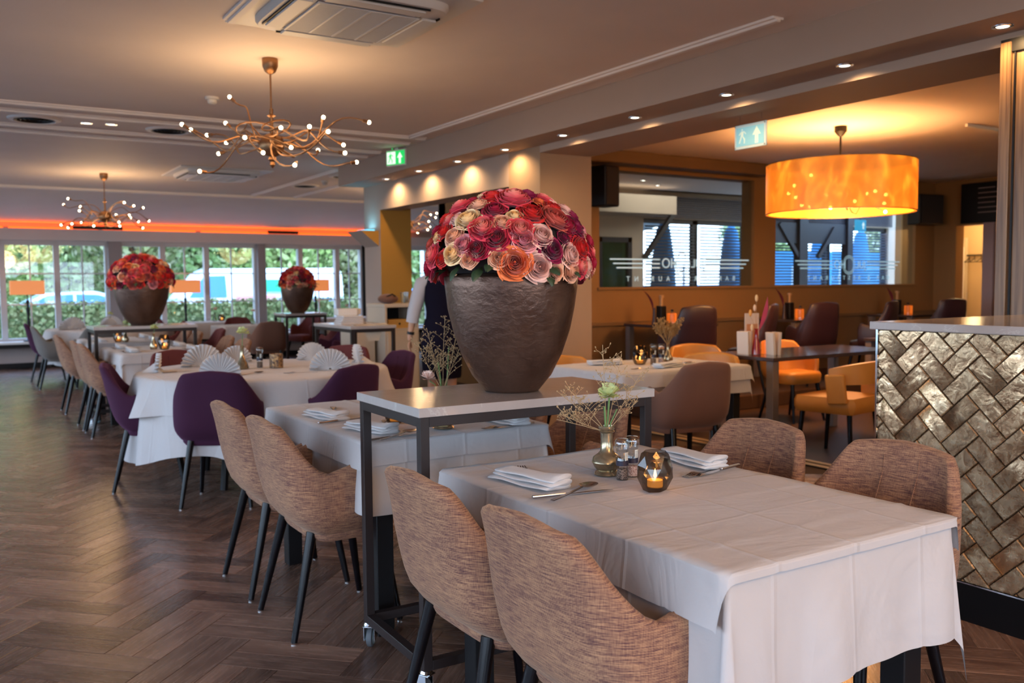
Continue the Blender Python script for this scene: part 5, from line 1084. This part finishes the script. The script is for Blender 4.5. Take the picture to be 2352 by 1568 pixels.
# window lamps
for x, l in ((1.21, 'left'), (3.76, 'middle'), (6.24, 'right')):
    t = thing('window_lamp', 'table lamp with glowing rectangular orange shade on the sill, '+l+' one of three', 'table lamp', (x, 17.12, .46))
    lathe_obj('base', [(.001,.001),(.085,.001),(.085,.02),(.03,.04),(.022,.10),(.036,.20),(.024,.30),(.016,.42),(.030,.52),(.016,.60),(.028,.68),(.010,.70),(.010,.80)], BLACK, t, 20)
    SH = mat('orange_lamp_shade', (.75,.38,.18), .8, emit=(1,.27,.06), es=.2)
    q = MB().grid(lambda u, v: (lambda a: (.255*max(-1, min(1, 1.5*cos(a))), .10*max(-1, min(1, 1.5*sin(a))), .785+.235*v))(2*pi*u), 40, 1, cu=True); obj('lamp_shade', q, SH, t)
    light('lamp_glow', 'POINT', (0,0,.92), .8, WARM, .1, parent=t)
# service stand items
t = thing('folded_cloths', 'pale folded cloth hanging over the service stand edge', 'cloth', (3.62, 8.4, .952)); obj('cloth', MB().grid(lambda u, v: (-.22+.42*u, -.16-.0+.2*v-.08*(v < .3)*0, .006+.012*sin(5*u)*sin(4*v)), 10, 6), CREAM, t, 'all'); obj('hanging_corner', MB().grid(lambda u, v: (-.18+.22*u*(1-.5*v)+.06*v, -.24-.006, -.002-.14*v), 6, 4), CREAM, t)
t = thing('towel_stack', 'stack of white folded towels on the service stand', 'towels', (3.58, 8.85, .952))
for k in range(4): obj('towel', MB().box((-.13+.01*k, -.10, .002+k*.022), (.13, .10, .021+k*.022), .009), NAPK, t, True)
t = thing('tissue_box', 'white box with grey end on the service stand near the ochre pillar', 'box', (3.62, 9.0, 1.04)); obj('box_body', MB().box((-.12,-.06,0),(.10,.06,.07),.006), WHITE, t); obj('box_end', MB().box((.101,-.058,.003),(.14,.058,.068),.004), CREAM, t)
# beige cabinets by the far pillar
t = thing('waiter_cabinet', 'beige waiter cabinet with open shelf by the ochre pillar', 'cabinet', (4.22, 9.35, 0))
obj('body', MB().box((0, 0, 0), (.42, .5, .86)), CREAM, t); obj('side_panel', MB().box((0,0,.86),(.025,.5,1.12)), CREAM, t); obj('side_panel', MB().box((.395,0,.86),(.42,.5,1.12)), CREAM, t); obj('top', MB().box((-.01,-.01,1.10),(.43,.51,1.14),.003), CREAM, t); obj('back_panel', MB().box((.02,.48,.86),(.40,.5,1.12)), BLACK, t)
obj('door', MB().box((.02,-.015,.04),(.40,0,.82),.004), CREAM, t)
t = thing('cash_box', 'small yellow wooden drawer box inside the cabinet shelf', 'box', (4.42, 9.5, .861)); obj('box_body', MB().box((-.14,-.10,0),(.14,.12,.10),.004), mat('yellow_wood', (.60,.33,.08), .5), t); obj('knob', MB().sphere((0,-.108,.05), .012, 10, 6), BLACK, t)
t = thing('leather_bag', 'dark leather bag lying on the beige cabinet', 'bag', (4.33, 9.5, 1.141)); obj('bag_body', MB().sphere((0,0,.055), .12, 18, 10, .48), BROWN, t, True); obj('handle', MB().tube([(-.06,-.08,.08),(0,-.12,.11),(.06,-.08,.08)], .007), BLACK, t)
for k, (x, l) in enumerate(((4.50, 'left'), (4.56, 'right'))):
    t = thing('glass_tumbler', 'clear tumbler on the cabinet beside the bag, %s one' % l, 'glass', (x, 9.45+k*.06, 1.141)); lathe_obj('glass', [(.001,.002),(.028,.001),(.036,.13),(.034,.13),(.026,.01),(.001,.01)], CLEARG, t, 18)
t = thing('side_cabinet', 'plain beige low cabinet behind the service stand', 'cabinet', (3.98, 9.55, 0)); obj('body', MB().box((-.02,0,0),(.20,.5,.90),.004), CREAM, t); obj('top', MB().box((-.03,-.01,.90),(.21,.51,.925),.003), CREAM, t)

# ---------------------------------------------------------------- waitress
def skin_body(name, verts, edges, radii, m_, parent, sub=2, root=0):
    me = bpy.data.meshes.new(name); me.from_pydata(verts, edges, []); o = bpy.data.objects.new(name, me); COL.objects.link(o); o.modifiers.new('skin', 'SKIN')
    for i, r in enumerate(radii):
        sv = me.skin_vertices[0].data[i]; sv.radius = r if isinstance(r, tuple) else (r, r); sv.use_root = (i == root)
    md = o.modifiers.new('sub', 'SUBSURF'); md.levels = sub; md.render_levels = sub
    dg = bpy.context.evaluated_depsgraph_get(); m2 = bpy.data.meshes.new_from_object(o.evaluated_get(dg)); bpy.data.objects.remove(o)
    m2.materials.clear(); m2.materials.append(m_); m2.polygons.foreach_set('use_smooth', [True]*len(m2.polygons)); return link(name, m2, parent)
SKINM = mat('skin', (.50,.27,.17), .5, spec=.3); SHIRT = mat('pale_shirt', (.42,.40,.42), .8); VEST = mat('navy_vest', (.006,.0045,.012), .85, 0, .08); HAIR = mat('brown_hair', (.06,.03,.015), .6)
pw = thing('person', 'waitress seen from behind in pale shirt, navy vest and skirt beside the pot', 'person', (3.86, 7.31, 0), radians(-32))
# local: x = right in view, y = away from camera (she faces away)
def limb_body():
    V = [(0,0,.95),(0,0,1.08),(0,-.01,1.22),(0,-.01,1.36),(0,0,1.45),(0,.01,1.50),(0,.02,1.58),(0,.02,1.66)]; E = [(i, i+1) for i in range(7)]; R = [(.15,.11),(.12,.095),(.12,.09),(.105,.08),(.055,.05),(.05,.05),(.072,.085),(.065,.08)]
    for s in (-1, 1):
        b = len(V); V += [(s*.150,0,1.375),(s*.20,-.0,1.26),(s*.25,-.01,1.10),(s*.275,.0,.98),(s*.292,.01,.875),(s*.297,.015,.83)]; R += [(.036,.036),(.036,.036),(.034,.034),(.031,.032),(.024,.026),(.028,.020)]
        E += [(3, b)]+[(b+i, b+i+1) for i in range(5)]
        b = len(V); V += [(s*.085,0,.86),(s*.09,.01,.66),(s*.085,.0,.48),(s*.085,-.01,.30),(s*.08,0,.09),(s*.085,.09,.045),(s*.085,.15,.035)]; R += [.085,.070,.052,.050,.033,.038,.028]
        E += [(0, b)]+[(b+i, b+i+1) for i in range(6)]
    return V, E, R
V, E, R = limb_body(); skin_body('body', V, E, R, SKINM, pw)
for s in (-1, 1):      # hands: five fingers each
    hb = Vector((s*.298, .018, .815))
    for k, (oy, L) in enumerate(((-.022, .060), (-.008, .072), (.007, .076), (.021, .068))):
        p0 = hb+Vector((0, oy*.6, .01)); p1 = p0+Vector((s*.004, oy*.5, -.035)); p2 = p1+Vector((-s*.006, 0, -L*.5)); p3 = p2+Vector((-s*.014, 0, -L*.35)); obj('finger', MB().tube([p0, p1, p2, p3], [.010, .009, .008, .006], 8), SKINM, pw, True)
    obj('thumb', MB().tube([hb+Vector((0,.015,.01)), hb+Vector((-s*.012,.035,-.015)), hb+Vector((-s*.016,.042,-.045))], [.011,.010,.007], 8), SKINM, pw, True)
def torso(prof, y0=0):
    return MB().grid(lambda u, v: (lambda p: (p[0]*cos(2*pi*u), p[1]*sin(2*pi*u)+y0, p[2]))(prof[round(v*(len(prof)-1))]), 32, len(prof)-1, cu=True)
obj('vest', torso([(.165,.125,.93),(.145,.115,1.02),(.138,.11,1.10),(.155,.118,1.22),(.168,.115,1.33),(.150,.095,1.40),(.095,.075,1.435)]), VEST, pw, 'all')
obj('skirt', torso([(.150,.12,1.04),(.175,.135,.95),(.190,.148,.84),(.188,.150,.70),(.178,.145,.52),(.172,.14,.50)]), VEST, pw, 'all')
obj('shirt_collar', torso([(.075,.066,1.415),(.064,.062,1.455),(.060,.060,1.475)]), SHIRT, pw, 'all')
for s in (-1, 1): obj('sleeve', MB().tube([(s*.105,0,1.40),(s*.165,0,1.365),(s*.205,-.0,1.26),(s*.246,-.01,1.12),(s*.268,-.005,1.01)], [.055,.074,.068,.060,.056], 16), SHIRT, pw, True)
obj('bracelet', MB().tube([(-.283,.007,.925),(-.287,.008,.900)], .0345, 16), BLACK, pw)
obj('hair', MB().sphere((0,.0,1.635), .105, 20, 14, 1.12).sphere((0,-.09,1.66), .05, 14, 8), HAIR, pw, 'all')
q = MB()
for s in (-1, 1): q.sphere((s*.075,.02,1.60), .017, 10, 6, 1.6)
obj('ear', q, SKINM, pw, 'all')
obj('nose', MB().tube([(0,.095,1.62),(0,.118,1.595),(0,.105,1.585)], [.008,.013,.008], 8), SKINM, pw, True); obj('mouth', MB().tube([(-.022,.098,1.555),(0,.104,1.553),(.022,.098,1.555)], .005, 6), mat('lips', (.45,.14,.12), .5), pw, True)
for s in (-1, 1): obj('eye', MB().sphere((s*.03,.092,1.62), .011, 10, 8), WHITE, pw, True); obj('shoe', MB().sphere((s*.085,.06,.035), .05, 14, 8, .7).xf(Matrix.Translation((0,-.03,0)) @ Matrix.Diagonal((1,1.0,1,1))), BLACK, pw, True)

# ---------------------------------------------------------------- outdoors
struct('ground', MB().box((-40, 17.56, -.35), (60, 90, -.25)).box((-60, -40, -.35), (-3.45, 17.5, -.25)).box((9.7, 11.45, -.35), (60, 17.5, -.25)).box((-3.4, -40, -.35), (60, -4.25, -.25)), paint('asphalt_and_grass', (.16,.17,.14), .9, .3))
def leafmat(name, a, b, c): M = mat(name, b, .7, spec=.2); n_ = N(M); ge = n_.n('ShaderNodeNewGeometry'); n_.color(n_.ramp(ge.outputs['Random Per Island'], [(0, a), (.5, b), (1, c)])); return M
HEDGE = leafmat('hedge_leaves', (.07,.10,.03), (.22,.25,.08), (.48,.45,.20)); TREEM = leafmat('tree_leaves', (.16,.26,.07), (.34,.46,.14), (.64,.70,.34)); TREE2 = leafmat('yellow_green_leaves', (.22,.27,.10), (.46,.50,.22), (.78,.70,.48)); BARK = mat('bark', (.07,.05,.035), .9)
def leaves(q, fn, n_, s, r):
    for i in range(n_):
        p, nn_ = fn(r); a = Vector((r.gauss(0,1), r.gauss(0,1), r.gauss(0,1))).normalized(); b_ = a.cross(nn_+Vector((.01,.02,.03)))
        if b_.length < 1e-4: continue
        b_.normalize(); c_ = b_.cross(nn_).normalized(); b_ = (b_+nn_*r.uniform(-.5,.5)).normalized(); k = s*r.uniform(.6,1.4)
        q.add([p-b_*k, p-c_*k*.6, p+b_*k, p+c_*k*.6], [(0,1,2,3)])
r = random.Random(5); q = MB().box((-12, 20.1, -.3), (16, 20.9, .98)); def_ = lambda r_: ((Vector((r_.uniform(-12,16), 20.02+r_.uniform(-.04,.08), r_.uniform(-.2,1.06))), Vector((0,-1,0))) if r_.random() < .75 else (Vector((r_.uniform(-12,16), r_.uniform(20,21), 1.0+r_.uniform(-.03,.09))), Vector((0,0,1))))
leaves(q, def_, 26000, .05, r); h_ = obj('clipped_hedge', q, HEDGE); tag(h_, 'long clipped green hedge outside the far windows', 'hedge')
ORD = ('first', 'second', 'third', 'fourth', 'fifth', 'sixth', 'seventh', 'eighth', 'ninth', 'tenth')
rt_ = random.Random(8); t = thing('tall_hedge', 'tall dense green hedge row behind the cars and trees', 'hedge', (0, 0, 0)); q = MB().box((-25, 41, -.3), (29, 43, 9)); obj('hedge_core', q, mat('dark_green_core', (.10, .16, .05), .9), t); q = MB(); leaves(q, lambda r_: (Vector((r_.uniform(-25, 29), 40.9+r_.uniform(-.4, .1), r_.uniform(-.2, 9.6))), Vector((0,-1,.2))), 42000, .15, rt_); obj('foliage', q, TREEM, t, kind='stuff')
for i in range(12):
    x, y = (-17+i*4.6+rt_.uniform(-.2,.2), 33+(i % 2)*4.4) if i < 10 else ((38.5, 35), (52, 36))[i-10]; H_ = rt_.uniform(7,10); t = thing('tree', (('yellowish', 'fresh green')[(i+1) % 2]+' leafy tree outside the far windows, '+ORD[i]+' from the left') if i < 10 else ('leafy tree beyond the blinds of the '+('first', 'second')[i-10]+' lettered pane'), 'tree', (x, y, -.25), 0, 'trees beyond the far windows')
    obj('trunk', MB().tube([(0,0,0),(.1,0,H_*.3),(0,.1,H_*.6)], [.22,.17,.08], 10), BARK, t, True)
    def cf(r_, H_=H_):
        while True:
            p = Vector((r_.uniform(-1,1), r_.uniform(-1,1), r_.uniform(-1,1)))
            if .35 < p.length < 1: break
        n_ = p.normalized(); return Vector((p.x*2.6, p.y*2.0, H_*.54+p.z*H_*.48)), n_
    q = MB(); leaves(q, cf, 11000, .125, rt_); f = obj('foliage', q, (TREEM, TREE2)[i % 2], t, kind='stuff')
def car(x, y, rz, prof, Wd, body, label, cat='car', win=None, decals=None):
    t = thing('car' if cat == 'car' else 'van', label, cat, (x, y, -.25), rz); h = Wd/2
    n_ = len(prof); q = MB(); V = []
    for s, k in ((-1, .86), (-1, 1), (1, 1), (1, .86)):
        pass
    def yk(z, s): return s*h*(1 if z < .85 else 1-.16*(z-.85)/.6)
    q.add([(px_, yk(pz_, -1), pz_) for px_, pz_ in prof]+[(px_, yk(pz_, 1), pz_) for px_, pz_ in prof], [tuple(range(n_)), tuple(range(2*n_-1, n_-1, -1))]+[((i+1)%n_, i, n_+i, n_+(i+1)%n_) for i in range(n_)])
    obj('bodywork', q, body, t)
    for w in win or []:
        for s in (-1, 1):
            P = [(a, yk(b, s)+s*.012, b) for a, b in w]; obj('side_window', (lambda m_: (m_.add(P, [tuple(range(len(P))) if s < 0 else tuple(range(len(P)-1,-1,-1))]), m_)[1])(MB()), mat('car_glass', (.02,.16,.36), .08), t)
    xs = [p[0] for p in prof]; L0, L1 = min(xs), max(xs)
    for wx in (L0+.85, L1-.8):
        for s in (-1, 1): obj('wheel', MB().lathe([(.12,-.10),(.30,-.10),(.33,-.06),(.33,.06),(.30,.10),(.12,.10)], 20).xf(Matrix.Translation((wx, s*(h-.08), .33)) @ Matrix.Rotation(pi/2, 4, 'X')), BLACK, t, True)
    for nm, P, m_ in decals or []: obj(nm, MB().box(*P), m_, t)
    return t
PROF = [(-2.1,.35),(-2.15,.75),(-1.9,.98),(-1.35,1.05),(-.55,1.48),(.55,1.52),(1.45,1.28),(1.95,1.02),(2.15,.8),(2.12,.35)]
WINS = [[(-1.15,1.08),(-.50,1.42),(.05,1.45),(.05,1.08)], [(.12,1.08),(.12,1.45),(.6,1.43),(1.35,1.20),(1.5,1.08)]]
car(2.6, 24.6, .0, PROF, 1.75, mat('white_blue_car_paint', (.62,.74,.90), .2, coat=.6), 'pale car with blue windows parked behind the hedge, left window', win=WINS)
car(-2.4, 25.2, .1, PROF, 1.75, mat('blue_car_paint', (.03,.14,.42), .2, coat=.6), 'blue car at the left picture edge behind the hedge', win=WINS)
VP = [(-2.4,.3),(-2.45,1.1),(-2.3,1.35),(-1.75,2.0),(-1.5,2.12),(2.35,2.15),(2.45,2.0),(2.45,.3)]
car(8.0, 27.0, .0, VP, 1.9, mat('white_van_paint', (.80,.84,.90), .25, coat=.4), 'white van with green and pink lettering panel behind the middle windows', 'van', win=[[(-2.15,1.3),(-1.7,1.9),(-1.1,1.92),(-1.1,1.3)]],
    decals=[('green_graphic', ((-.2,-.97,1.45),(1.1,-.955,1.8)), mat('green_print', (.02,.45,.22), .5)), ('pink_graphic', ((-.9,-.97,.9),(.3,-.955,1.35)), mat('pink_print', (.75,.30,.30), .5)), ('blue_graphic', ((.9,-.97,1.0),(2.0,-.955,1.25)), mat('blue_print', (.10,.25,.60), .5))])
car(13.3, 26.0, .15, PROF, 1.75, mat('sky_blue_car_paint', (.10,.35,.62), .2, coat=.6), 'blue car behind the right end of the windows', win=WINS)
for x, y, l in ((11.2, 22.3, 'slim white lamp post outside the right window'), (15.6, 29, 'slim pale post outside beside the ochre pillar')):
    t = thing('lamp_post', l, 'lamp post', (x, y, -.25)); obj('post', MB().tube([(0,0,0),(0,0,4.2)], .05, 10), WHITE, t); obj('lamp_head', MB().sphere((0,0,4.3), .18, 12, 8, .7), WHITE, t, True)
# blue parasols and windbreak added to give the blue cast behind the bar glass
BLU = mat('blue_cast_cloth', (.025,.20,.40), .8)  # cloth colour carries the blue cast
for x, y, l in ((12.55, 14.0, 'left'), (14.5, 14.0, 'middle'), (15.3, 14.2, 'right'), (17.4, 14.0, 'rightmost'), (18.9, 14.0, 'farthest')):
    t = thing('added_parasol', 'folded blue parasol added for the blue cast beyond the blinds, '+l+' one', 'parasol', (x, y, -.25)); lathe_obj('cloth', [(.001,2.9),(.14,2.7),(.24,2.0),(.28,1.1),(.26,.7),(.03,.7)], BLU, t, 16); obj('pole', MB().tube([(0,0,0),(0,0,2.75)], .025, 8), WHITE, t); obj('base', MB().lathe([(.25,0),(.25,.06),(.05,.10)], 16), BLACK, t)
t = thing('added_windbreak', 'blue cloth windbreak added for the blue cast beyond the blinds', 'windbreak', (0, 16, -.25)); obj('cloth', MB().box((11.2,-.02,.15),(17.3,.02,1.55)).box((17.6,-.02,.15),(23,.02,2.4)), BLU, t)
for i in range(7): obj('post', MB().tube([(11.2+i*1.9,0,0),(11.2+i*1.9,0,2.0)], .03, 8), WHITE, t)
q = MB().box((17, 19.6, -.3), (30, 20.2, .9)); leaves(q, lambda r_: (Vector((r_.uniform(17,30), 19.5+r_.uniform(-.04,.06), r_.uniform(-.2,.95))), Vector((0,-1,0))), 7000, .06, r); tag(obj('clipped_hedge', q, HEDGE), 'green hedge beyond the added parasols', 'hedge')
print('OBJECTS', len(bpy.data.objects), 'tris', sum(len(m_.polygons) for m_ in bpy.data.meshes)*2, 'vis planks', len(vis), 'tiles', cnt)
